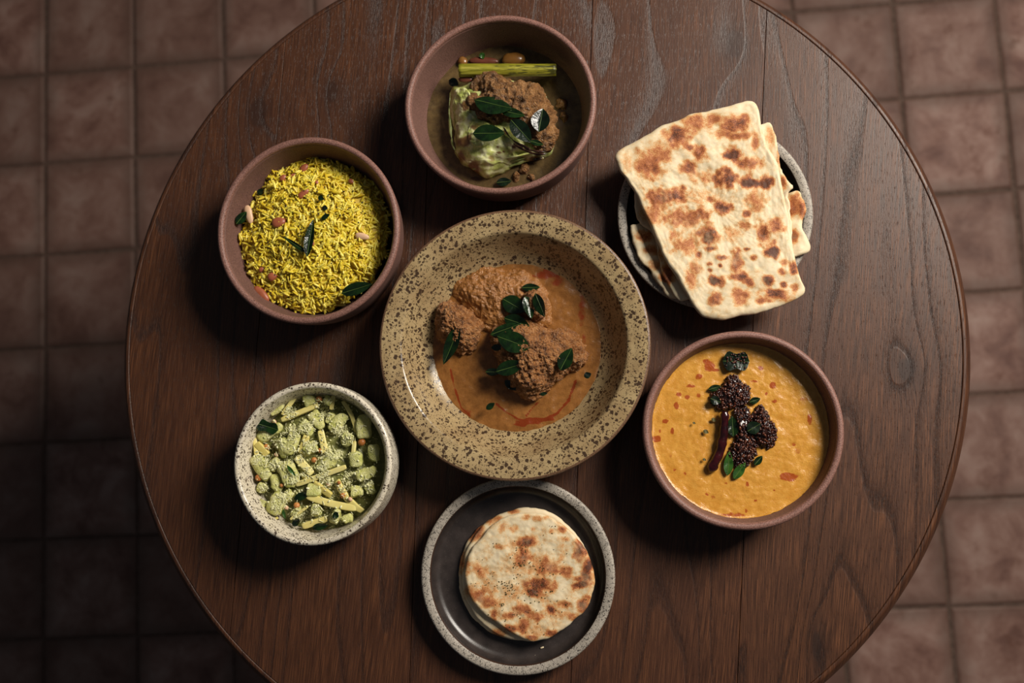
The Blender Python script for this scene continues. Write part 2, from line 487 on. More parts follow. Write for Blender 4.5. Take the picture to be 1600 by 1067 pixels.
    M['dal'] = gravy('yellow_dal', srgb(190, 130, 46), srgb(210, 154, 68), srgb(150, 52, 18), 0.22, srgb(160, 104, 38), 0.5)
    M['broth'] = gravy('olive_broth', srgb(74, 58, 36), srgb(104, 84, 52), srgb(52, 28, 16), 0.16, srgb(64, 48, 28))
    def meat(name, c0, c1, c2, spk, rough=0.42, sc=430, bs=0.9):
        k = NT(name); c = k.pos(); n = k.noise(c, 110, 5, 0.65); f = k.noise(c, sc, 5, 0.75); g = k.voro(c, sc * 2.0)
        col = k.ramp(n, [(0.3, c0), (0.55, c1), (0.8, c2)])
        col = k.mix(k.math('MULTIPLY', k.step(f, 0.55, 0.7), 0.75), col, c0)
        col = k.mix(k.math('MULTIPLY', k.step(f, 0.5, 0.28), 0.5), col, spk)
        return k.fin(col, rough, k.bump(k.math('ADD', k.math('MULTIPLY', f, 1.0), k.math('MULTIPLY', g, -0.45)), bs, 0.003), 0.5, 0.1, (0.003, 0.0015, 0.0008))
    M['chicken'] = meat('masala_chicken', srgb(104, 60, 30), srgb(172, 116, 68), srgb(204, 150, 98), srgb(232, 190, 142), 0.28, 400, 1.0)
    M['chicken_wet'] = meat('sauced_chicken', srgb(124, 78, 36), srgb(148, 98, 50), srgb(162, 110, 60), srgb(170, 118, 68), 0.2, 260, 0.5)
    M['paste'] = meat('brown_onion_masala', srgb(72, 44, 24), srgb(144, 101, 60), srgb(184, 138, 90), srgb(206, 162, 110), 0.22, 300, 1.0)
    # cabbage
    k = NT('braised_cabbage'); c = k.pos(); ch = k.attr('char'); n = k.noise(c, 95, 6, 0.7); v = k.noise(k.mapv(c, (60, 260, 60), rot=(0, 0, 0.5)), 1.0, 3); f = k.noise(c, 500, 3)
    col = k.ramp(n, [(0.32, srgb(128, 142, 58)), (0.46, srgb(190, 196, 108)), (0.62, srgb(234, 232, 180))])
    col = k.mix(k.math('MULTIPLY', k.step(v, 0.55, 0.72), 0.35), col, srgb(206, 206, 158))
    cc = k.math('ADD', ch, k.math('MULTIPLY', k.math('SUBTRACT', n, 0.5), 0.9))
    col = k.mix(k.math('MULTIPLY', k.step(cc, 0.12, 0.8), 0.92), col, srgb(112, 66, 32)); col = k.mix(k.step(cc, 0.95, 1.25), col, srgb(40, 22, 16))
    M['cabbage'] = k.fin(col, 0.32, k.bump(k.math('ADD', n, k.math('MULTIPLY', v, 0.6)), 0.4, 0.0016), 0.5, 0.12, (0.003, 0.004, 0.001))
    k = NT('cabbage_inner_leaf'); c = k.pos(); n = k.noise(c, 110, 4)
    M['cabbage_leaf'] = k.fin(k.ramp(n, [(0.3, srgb(96, 110, 50)), (0.55, srgb(152, 160, 92)), (0.75, srgb(176, 160, 104))]), 0.35, None, 0.5, 0.1)
    k = NT('charred_leaf'); c = k.pos(); n = k.noise(c, 200, 4)
    M['char'] = k.fin(k.ramp(n, [(0.35, srgb(30, 18, 16)), (0.6, srgb(74, 44, 32)), (0.75, srgb(176, 140, 104))]), 0.35, k.bump(n, 0.5, 0.001))
    # leaves
    def leafm(name, a, b, rough=0.25):
        k = NT(name); c = k.coord(); r = k.rand(); n = k.noise(c, 160, 3); v = k.noise(c, 420, 2)
        col = k.mix(k.step(n, 0.3, 0.7), a, b); col = k.mix(k.math('MULTIPLY', r, 0.35), col, a)
        return k.fin(col, rough, k.bump(k.math('ADD', n, k.math('MULTIPLY', v, 0.4)), 0.5, 0.0012), 0.5)
    M['leaf'] = leafm('curry_leaf_green', srgb(9, 22, 9), srgb(23, 48, 15), 0.2)
    M['leaf_dark'] = leafm('fried_leaf_green', srgb(9, 17, 10), srgb(18, 36, 17), 0.26)
    M['leaf_bright'] = leafm('fresh_leaf_green', srgb(28, 62, 17), srgb(58, 98, 32), 0.3)
    k = NT('leaf_rib'); M['rib'] = k.fin(srgb(84, 104, 46), 0.4)
    # lemongrass
    k = NT('charred_lemongrass'); c = k.pos(); q = k.mapv(c, (14, 900, 900)); a = k.noise(q, 1.0, 3, 0.6); b = k.noise(k.mapv(c, (60, 500, 500)), 1.0, 3); g = k.noise(c, 26, 2)
    col = k.ramp(a, [(0.3, srgb(100, 98, 20)), (0.55, srgb(144, 138, 40)), (0.75, srgb(170, 160, 70))])
    col = k.mix(k.math('MULTIPLY', k.step(k.math('ADD', b, k.math('MULTIPLY', k.math('SUBTRACT', g, 0.5), 0.5)), 0.54, 0.64), 0.85), col, srgb(44, 44, 14))
    M['grass'] = k.fin(col, 0.4, k.bump(a, 0.5, 0.0008), 0.45)
    # rice
    def simple(name, stops, scale, rough, bump=0.0, sss=0.0, spec=0.5, perisle=True):
        k = NT(name); c = k.pos(); n = k.noise(c, scale, 3)
        r = k.n('ShaderNodeNewGeometry').outputs['Random Per Island'] if perisle else k.rand()
        f = k.math('ADD', k.math('MULTIPLY', n, 0.55), k.math('MULTIPLY', r, 0.45))
        col = k.ramp(f, stops)
        return k.fin(col, rough, k.bump(n, bump, 0.0008) if bump else None, spec, sss, (0.003, 0.002, 0.0008))
    M['rice'] = simple('turmeric_rice', [(0.2, srgb(200, 166, 30)), (0.5, srgb(228, 202, 58)), (0.85, srgb(244, 228, 118))], 160, 0.38, 0, 0.25)
    M['rice_under'] = simple('turmeric_rice_under', [(0.2, srgb(170, 134, 26)), (0.8, srgb(214, 184, 50))], 300, 0.6, 0.5)
    M['seed'] = simple('mustard_seed', [(0.2, srgb(22, 16, 14)), (0.6, srgb(38, 24, 20)), (0.9, srgb(60, 34, 24))], 400, 0.3)
    M['temper'] = simple('glazed_seeds', [(0.15, srgb(20, 10, 10)), (0.5, srgb(44, 20, 16)), (0.72, srgb(92, 46, 28)), (0.95, srgb(160, 98, 60))], 400, 0.1)
    M['temper_base'] = simple('tempering_base', [(0.3, srgb(24, 12, 12)), (0.8, srgb(54, 26, 18))], 300, 0.18, 0.6)
    M['nut'] = simple('red_skin_nut', [(0.2, srgb(128, 62, 40)), (0.8, srgb(172, 98, 66))], 200, 0.4, 0.2)
    M['nut_pale'] = simple('pale_nut', [(0.2, srgb(206, 160, 120)), (0.8, srgb(228, 192, 158))], 150, 0.45, 0.1)
    M['shallot'] = simple('soft_shallot', [(0.2, srgb(98, 62, 26)), (0.8, srgb(140, 96, 44))], 90, 0.25, 0.2, 0.1)
    M['shallot_red'] = simple('red_shallot', [(0.2, srgb(76, 38, 28)), (0.8, srgb(118, 66, 48))], 90, 0.3, 0.2)
    # salad
    k = NT('cucumber_flesh'); c = k.pos(); n = k.noise(c, 150, 4); f = k.noise(c, 900, 3, 0.7); r = k.rand()
    col = k.ramp(n, [(0.3, srgb(186, 186, 92)), (0.5, srgb(216, 212, 132)), (0.72, srgb(234, 230, 172))])
    col = k.mix(k.math('MULTIPLY', k.step(f, 0.56, 0.7), 0.55), col, srgb(234, 232, 186)); col = k.mix(k.math('MULTIPLY', k.step(f, 0.42, 0.3), 0.4), col, srgb(140, 152, 62))
    col = k.mix(k.math('MULTIPLY', r, 0.25), col, srgb(176, 188, 98))
    M['cucumber'] = k.fin(col, 0.32, k.bump(k.math('ADD', f, n), 0.7, 0.002), 0.5, 0.12, (0.003, 0.004, 0.001))
    M['mango'] = simple('green_mango', [(0.2, srgb(206, 188, 98)), (0.6, srgb(226, 212, 132)), (0.9, srgb(234, 226, 164))], 160, 0.36, 0.1, 0.12, perisle=False)
    M['lentil'] = simple('fried_lentil', [(0.2, srgb(166, 96, 40)), (0.8, srgb(210, 142, 78))], 200, 0.4, 0.1, perisle=False)
    M['coconut'] = simple('grated_coconut', [(0.2, srgb(212, 212, 146)), (0.8, srgb(240, 236, 196))], 300, 0.5)
    M['salad_under'] = simple('chopped_herb', [(0.2, srgb(60, 62, 28)), (0.5, srgb(112, 114, 58)), (0.75, srgb(170, 168, 104))], 330, 0.45, 0.9, perisle=False)
    M['herb'] = simple('dried_herb', [(0.2, srgb(58, 52, 18)), (0.8, srgb(92, 84, 34))], 300, 0.7)
    k = NT('dried_chilli'); c = k.pos(); n = k.noise(c, 170, 3)
    M['chilli'] = k.fin(k.ramp(n, [(0.3, srgb(22, 6, 8)), (0.7, srgb(58, 14, 19))]), 0.18, k.bump(n, 0.4, 0.0012), 0.6)
build_materials()

# ------------------------------------------------------------------ floor
def build_floor():
    ca, sa = math.cos(ROT), math.sin(ROT)
    tx, ty = -5.0331, -4.1425
    def gp(i, j):                                    # grid crossing -> world
        X = (ca * i - sa * j + tx) * TILE; Y = (sa * i + ca * j + ty) * TILE
        return Vector((X, -Y, 0))
    o0 = gp(0, 0)
    S = 3.5
    fl = obj('floor', [(-S, -S, -0.004), (S, -S, -0.004), (S, S, -0.004), (-S, S, -0.004)], [(0, 1, 2, 3)], M['floor_beyond'], smooth=False, loc=(0, 0, 0))
    # material space of the base follows the tile grid
    fl.location = o0; fl.rotation_euler = (0, 0, -ROT); fl['_w'] = tuple(o0)
    tag(fl, 'floor of worn square terracotta tiles under the round table', 'floor', kind='structure')
    bed = obj('grout_bed', [(-1.6, 1.2, -0.003), (-1.6, -1.2, -0.003), (1.6, -1.2, -0.003), (1.6, 1.2, -0.003)], [(0, 1, 2, 3)], M['grout'], smooth=False, loc=(0, 0, 0))
    bed.parent = fl
    bed.data.transform(Matrix.Translation((5.0 * TILE, -4.5 * TILE, 0)))
    rnd = random.Random(3)
    variants = []
    for q in range(7):
        h = TILE / 2 - 0.0022
        cs = [(sx * (h + rnd.uniform(-0.0016, 0.0008)), sy * (h + rnd.uniform(-0.0016, 0.0008))) for sx, sy in ((-1, -1), (1, -1), (1, 1), (-1, 1))]
        V = [(x, y, -0.0035) for x, y in cs] + [(x, y, -0.0018) for x, y in cs] + [(x * 0.955, y * 0.955, rnd.uniform(-0.0002, 0.0004)) for x, y in cs]
        F = [(8, 9, 10, 11)]
        for a in range(4):
            b = (a + 1) % 4
            F += [(a, b, b + 4, a + 4), (a + 4, b + 4, b + 8, a + 8)]
        me = mesh('tile', V, F, False); me.materials.append(M['tile']); variants.append(me)
    for i in range(-5, 15):
        for j in range(-3, 12):
            t = bpy.data.objects.new('tile', variants[rnd.randrange(7)]); COL.objects.link(t); t.parent = fl
            t.location = ((i + 0.5) * TILE, -(j + 0.5) * TILE, rnd.uniform(-0.0004, 0.0004))
            t.rotation_euler = (rnd.uniform(-0.003, 0.003), rnd.uniform(-0.003, 0.003), rnd.choice((0, 1, 2, 3)) * PI / 2 + rnd.uniform(-0.006, 0.006))
build_floor()

# ------------------------------------------------------------------ table
def build_table():
    c = W(829.5, 540); R = 671 * MPP(829.5, 535)
    tb = empty('round_table', (c.x, c.y, 0))
    tag(tb, 'round dark brown wooden table on a tiled floor, set with dishes', 'table')
    Rin = R - 0.0115
    # boards between seam lines, clipped to the circle
    seams = [((452, 0), (352, 1067)), ((676, 0), (640, 1067)), ((926, 0), (892, 1067)), ((1199, 0), (1152, 1067))]
    lines = []
    for a, b in seams:
        p, q = W(*a).xy, W(*b).xy; d = (q - p).normalized(); lines.append((p, d))
    lines = [None] + lines + [None]
    gap = 0.00025
    for s in range(5):
        bm = bmesh.new()
        vs = [bm.verts.new((c.x + Rin * math.cos(2 * PI * k / 180), c.y + Rin * math.sin(2 * PI * k / 180), T)) for k in range(180)]
        bm.faces.new(vs)
        for li, sgn in ((lines[s], 1), (lines[s + 1], -1)):
            if li is None: continue
            p, d = li; n = Vector((-d.y, d.x, 0)) * sgn              # d runs down the picture, n to the right
            co = Vector((p.x, p.y, T)) + n * gap
            bmesh.ops.bisect_plane(bm, geom=bm.verts[:] + bm.edges[:] + bm.faces[:], plane_co=co, plane_no=-n, clear_outer=True)
        top = bm.faces[:]
        r = bmesh.ops.extrude_face_region(bm, geom=top)
        vv = [g for g in r['geom'] if isinstance(g, bmesh.types.BMVert)]
        bmesh.ops.translate(bm, verts=vv, vec=(0, 0, -0.022))
        bmesh.ops.recalc_face_normals(bm, faces=bm.faces[:])
        edges = [e for e in bm.edges if all(abs(v.co.z - T) < 1e-6 for v in e.verts)]
        bmesh.ops.bevel(bm, geom=edges, offset=0.0002, segments=1, affect='EDGES')
        me = bpy.data.meshes.new('plank'); bm.to_mesh(me); bm.free(); me.materials.append(M['wood'])
        o = bpy.data.objects.new('plank', me); COL.objects.link(o); me.transform(Matrix.Translation((-c.x, -c.y, 0))); o.parent = tb
    pr = [(Rin + 0.0004, -0.028), (Rin + 0.0004, -0.0006), (Rin + 0.0009, -0.0001), (Rin + 0.0015, 0.0)]
    for k in range(1, 11):
        a = PI * k / 10
        pr.append((R - 0.006 + 0.006 * math.sin(a * 0.5) if a <= PI else R, -0.014 + 0.014 * math.cos(a)))
    pr = pr[:4] + [(R - 0.0082, -0.0001), (R - 0.0076, -0.0005), (R - 0.0068, -0.0015), (R - 0.0052, -0.0040), (R - 0.0028, -0.0080), (R - 0.0009, -0.0122), (R, -0.0165), (R - 0.001, -0.020), (R - 0.004, -0.026), (Rin + 0.0004, -0.028)]
    V, F = lathe(c.xy, pr, 240)
    obj('edge_band', V, F, M['wood_edge'], tb)
    V, F = lathe(c.xy, [(0, -0.0225), (0.16, -0.0225), (0.16, -0.034), (0, -0.034)], 64); obj('mounting_plate', V, F, M['iron'], tb, smooth=False)
    V, F = lathe(c.xy, [(0, -0.034), (0.035, -0.034), (0.035, -T + 0.02), (0, -T + 0.02)], 48); obj('pedestal_column', V, F, M['iron'], tb)
    V, F = lathe(c.xy, [(0, -T + 0.03), (0.05, -T + 0.03), (0.2, -T + 0.014), (0.21, -T + 0.001), (0, -T + 0.001)], 64); obj('pedestal_base', V, F, M['iron'], tb)
build_table()

# ------------------------------------------------------------------ vessels
ARC = lambda r0, h0, rad, a0, a1, n: [(r0 + rad * math.cos(a0 + (a1 - a0) * i / n), h0 + rad * math.sin(a0 + (a1 - a0) * i / n)) for i in range(n + 1)]
def clay_bowl(name, px, py, rpx, h, label, sy=1.0):
    c = W(px, py, h); R = rpx * MPP(px, py, h); th = 0.0056
    e = empty(name, (c.x, c.y, T)); tag(e, label, 'bowl', 'brown stoneware bowls')
    inner = [(R - th, h - 0.004), (R * 0.955 - th, h * 0.62), (R * 0.90 - th, h * 0.36), (R * 0.78 - th, h * 0.17), (R * 0.55, 0.008), (R * 0.25, 0.0065), (0, 0.0065)]
    outer = [(R * 0.62, 0.0), (R * 0.68, 0.0006), (R * 0.84, 0.0045), (R * 0.93, 0.013), (R * 0.965, 0.026), (R * 0.99, h * 0.75), (R, h - 0.004)]
    ip = smooth_prof(inner); op = smooth_prof(outer)
    V, F = lathe(c.xy, [(0, 0.002), (R * 0.5, 0.002), (R * 0.53, 0.0)] + op + ip, 144, 0.004, px)
    oval = lambda VV: [Vector((v.x, c.y + (v.y - c.y) * sy, v.z)) for v in VV]
    V = oval(V)
    obj('body', V, F, M['clay'], e)
    rr = th / 2
    rim = [(R - 0.0002, h - 0.0052)] + [(R + 0.0001, h - 0.0042)] + ARC(R - rr, h - 0.0032, rr + 0.0001, 0, PI, 10) + [(R - th - 0.0001, h - 0.0042), (R - th + 0.0002, h - 0.0052)]
    V2, F2 = lathe(c.xy, rim, 144, 0.004, px); V2 = oval(V2); obj('rim', V2, F2, M['clay_rim'], e)
    e['_R'] = R
    return e, c, R, ip, bvh_of(V, F)
def inner_r(ip, h):
    best = ip[0][0]
    for (r0, h0), (r1, h1) in zip(ip, ip[1:]):
        if h1 <= h <= h0: return lerp(r1, r0, (h - h1) / max(1e-9, h0 - h1))
    return best
cab_b, cab_c, cab_R, cab_ip, cab_t = clay_bowl('serving_bowl', 780.5, 161, 151, 0.062, 'brown stoneware bowl holding the cabbage wedge and lemongrass', 0.955)
ric_b, ric_c, ric_R, ric_ip, ric_t = clay_bowl('serving_bowl', 480, 358, 146, 0.058, 'brown stoneware bowl filled with yellow rice', 1.02)
dal_b, dal_c, dal_R, dal_ip, dal_t = clay_bowl('serving_bowl', 1160.5, 671, 155.5, 0.056, 'brown stoneware bowl filled with yellow dal')

def speckled_bowl():
    px, py, h = 486.5, 724, 0.060
    c = W(px, py, h); R = 127.0 * MPP(px, py, h); th = 0.0052
    e = empty('salad_bowl', (c.x, c.y, T)); tag(e, 'cream bowl with dark speckles holding the cucumber salad', 'bowl')
    outer = smooth_prof([(R * 0.60, 0.0), (R * 0.66, 0.001), (R * 0.86, 0.007), (R * 0.97, 0.018), (R * 1.0, 0.032), (R * 1.0, 0.048), (R * 0.995, h - 0.004)])
    inner = smooth_prof([(R - th, h - 0.004), (R * 0.955 - th, 0.047), (R * 0.905 - th, 0.030), (R * 0.78 - th, 0.015), (R * 0.45, 0.0075), (0, 0.007)])
    lip = ARC(R - th / 2, h - 0.0038, th / 2, 0, PI, 10)
    V, F = lathe(c.xy, [(0, 0.002), (R * 0.48, 0.002), (R * 0.52, 0)] + outer + lip[1:-1] + inner, 144, 0.012, 3)
    obj('body', V, F, M['cream_glaze'], e)
    return e, c, R, inner, bvh_of(V, F)
sal_b, sal_c, sal_R, sal_ip, sal_t = speckled_bowl()

def centre_bowl():
    px, py, h = 802, 536.5, 0.052
    c = W(px, py, h); mp = MPP(px, py, h); R = 213.5 * mp
    ri = 178 * mp; zs = 0.021; rs = 130.5 * MPP(800, 540, zs)
    e = empty('wide_rimmed_bowl', (c.x, c.y, T)); tag(e, 'large tan speckled bowl with a wide flat rim holding the chicken curry', 'bowl')
    well = smooth_prof([(ri - 0.0014, h - 0.0046), (ri - 0.0040, h - 0.0090), (ri - 0.0085, 0.0350), (lerp(ri, rs, 0.62), 0.0275), (rs, zs), (rs * 0.8, 0.012), (rs * 0.4, 0.009), (0, 0.0085)])
    V, F = lathe(c.xy, well, 160); obj('well', V, F, M['tan_glaze'], e)
    wt = bvh_of(V, F)
    rim = smooth_prof([(ri - 0.0014, h - 0.0046), (ri - 0.0002, h - 0.0030), (ri + 0.0016, h - 0.0021), (ri + 0.005, h - 0.0015), (R - 0.008, h - 0.0003), (R - 0.0022, h)])
    V, F = lathe(c.xy, rim, 160); obj('wide_rim', V, F, M['tan_glaze'], e)
    lip = smooth_prof([(R - 0.0022, h), (R - 0.0006, h - 0.0006), (R, h - 0.0022), (R - 0.0006, h - 0.0044), (R - 0.004, h - 0.006)])
    V, F = lathe(c.xy, lip, 160); obj('lip', V, F, M['tan_lip'], e)
    out = smooth_prof([(R - 0.004, h - 0.006), (ri + 0.004, h - 0.010), (lerp(ri, rs, 0.4) + 0.005, 0.030), (rs + 0.003, 0.014), (rs * 0.85, 0.003), (rs * 0.8, 0.0), (rs * 0.7, 0.0), (rs * 0.66, 0.003), (0, 0.003)])
    V, F = lathe(c.xy, out, 160); obj('outside', V, F, M['tan_glaze'], e)
    return e, c, R, rs, zs, wt
cen_b, cen_c, cen_R, cen_rs, cen_zs, cen_t = centre_bowl()

def plate(px, py, rpx, label, h=0.021):
    c = W(px, py, h); R = rpx * MPP(px, py, h); w = 14.2 * MPP(px, py, h)
    e = empty('stoneware_plate', (c.x, c.y, T)); tag(e, label, 'plate', 'grey rimmed dark plates')
    rim = [(R * 0.80, 0.0), (R * 0.84, 0.0004), (R * 0.93, 0.004), (R * 0.985, 0.0115), (R - 0.0002, h - 0.004), (R, h - 0.0016), (R - 0.0008, h - 0.0003), (R - 0.002, h), (R - w + 0.0012, h - 0.0004), (R - w, h - 0.0012)]
    V, F = lathe(c.xy, [(0, 0.002), (R * 0.76, 0.002)] + rim, 144); obj('rim', V, F, M['grey_glaze'], e)
    edge = [(R - w, h - 0.0012), (R - w - 0.0004, h - 0.0022), (R - w - 0.0007, h - 0.0034)]
    V, F = lathe(c.xy, edge, 144); obj('glaze_line', V, F, M['dark_edge'], e)
    well = smooth_prof([(R - w - 0.0007, h - 0.0034), (R - w - 0.0016, 0.0115), (R - w - 0.0048, 0.0078), (R - w - 0.011, 0.0064), (R * 0.5, 0.0060), (0, 0.0060)])
    V, F = lathe(c.xy, well, 144); obj('well', V, F, M['dark_glaze'], e)
    return e, c, R
pl_b, pl_c, pl_R = plate(808, 899, 152.5, 'dark plate with a grey rim under the stack of round flatbreads')
pp_b, pp_c, pp_R = plate(1116.5, 334, 151, 'dark plate with a grey rim half hidden under square flatbreads')

# ------------------------------------------------------------------ leaves
def leaf(conv, base, tip, wz, trees, label, cat='leaf', group=None, mat='leaf', name='curry_leaf', lift=0.0008, fold=0.35, curl=0.0, roll=0.0, shape=0.85, rib=True, droop=0.35, hint=0.03, zlift=(0, 0), blunt=False, maxup=1.0):
    h = hint
    for _ in range(3):                               # settle the height the pixel is read at
        a = W(*conv(*base), h); b = W(*conv(*tip), h); mid = (a + b) / 2
        z = top_z(mid.x, mid.y, trees, T + h); h = z - T + 0.001
    a = W(*conv(*base), h); b = W(*conv(*tip), h)
    width = 1.15 * wz * conv.scale * MPP(*conv(*base), h)
    za = top_z(a.x, a.y, trees, z); zb = top_z(b.x, b.y, trees, z)
    za = lerp(z, za, droop); zb = lerp(z, zb, droop)
    a.z = za + lift + zlift[0]; b.z = zb + lift + zlift[1]
    ax = (b - a); L = ax.length; axn = ax.normalized(); side = Vector((0, 0, 1)).cross(axn).normalized(); upv = axn.cross(side)
    nS, nU = 12, 3; V = []; F = []
    q = Matrix.Rotation(roll, 3, axn)
    for i in range(nS + 1):
        s = i / nS
        w = (math.sin(PI * min(1, s ** shape)) ** 0.8 if not blunt else min(1, (1 - abs(2 * s - 1) ** 5) * 1.0) * (0.85 + 0.15 * math.sin(s * 9))) * width / 2
        w = max(w, width * 0.015)
        for u in range(-nU, nU + 1):
            t = u / nU
            p = side * (t * w) + upv * (abs(t) * w * fold + math.sin(s * 7 + t * 2) * 0.0002)
            p = q @ p
            V.append(a + axn * (s * L) + p + upv * (math.sin(PI * s) * (z + lift - (a.z + b.z) / 2 + curl)))
    k = 2 * nU + 1
    for i in range(nS):
        for u in range(k - 1):
            F.append((i * k + u, (i + 1) * k + u, (i + 1) * k + u + 1, i * k + u + 1))
    # keep it clear of what it lies on: lift by the median penetration
    pen = sorted(top_z(v.x, v.y, trees, v.z) - v.z for v in V)
    up = min(maxup, max(0.0, pen[int(len(pen) * 0.75)])); V = [v + Vector((0, 0, up + 0.0002)) for v in V]
    n = len(V); V2 = V + [v - Vector((0, 0, 0.00035)) for v in V]
    F = [tuple(reversed(f)) for f in F]
    F2 = F + [tuple(i + n for i in reversed(f)) for f in F]
    o = obj(name, V2, F2, M[mat]); tag(o, label, cat, group)
    if rib:
        line = [V[i * k + nU] + Vector((0, 0, 0.00015)) for i in range(nS + 1)]
        tv, tf = tube(line, [0.00026 * (1 - 0.6 * i / nS) for i in range(nS + 1)], 5)
        obj('midrib', tv, tf, M['rib'], o)
    return o

# ------------------------------------------------------------------ breads
def slab(outline, zfun, th, seg=220, rings=46, edge=0.004, nz=0.0006, seed=0, wav=0.0):
    """thin bread: closed top and bottom, rounded edge, height of the underside from zfun(x, y)"""
    C = closed_curve(outline, seg); c = sum(C, Vector((0, 0))) / len(C)
    if wav:
        C = [p + (p - c).normalized() * (wav * fbm((p.x, p.y, seed), 90, 4)) for p in C]
    V = []; F = []
    def row(t): return [c.lerp(p, t) for p in C]
    rad = sum((p - c).length for p in C) / len(C)
    tz = lambda d: th if d > edge else th * (0.42 + 0.58 * math.sqrt(max(0, 1 - (1 - d / edge) ** 2)))
    V.append(Vector((c.x, c.y, zfun(c.x, c.y) + th)))
    ts = [1 - (1 - r / rings) ** 1.35 for r in range(1, rings + 1)]
    for t in ts:
        for p in row(t):
            d = (1 - t) * rad
            n = fbm((p.x, p.y, seed * 3.1), 75, 3) * nz * 1.3 + fbm((p.x, p.y, seed), 330, 2) * nz * 0.4
            V.append(Vector((p.x, p.y, zfun(p.x, p.y) + tz(d) + n * min(1, d / edge))))
    for k in range(seg):
        k2 = (k + 1) % seg
        F.append((0, 1 + k, 1 + k2))
        for r in range(rings - 1):
            a = 1 + r * seg; F.append((a + k, a + seg + k, a + seg + k2, a + k2))
    last = 1 + (rings - 1) * seg; n0 = len(V)
    for t in (0.985, 0.8, 0.55, 0.3):
        for p in row(t): V.append(Vector((p.x, p.y, zfun(p.x, p.y))))
    bc = len(V); V.append(Vector((c.x, c.y, zfun(c.x, c.y))))
    for k in range(seg):
        k2 = (k + 1) % seg
        F.append((last + k, n0 + k, n0 + k2, last + k2))
        for r in range(3):
            a = n0 + r * seg; F.append((a + k, a + seg + k, a + seg + k2, a + k2))
        a = n0 + 3 * seg; F.append((a + k, bc, a + k2))
    a, b, d = V[0], V[1], V[2]
    if (b - a).cross(d - a).z < 0: F = [tuple(reversed(f)) for f in F]
    return V, F

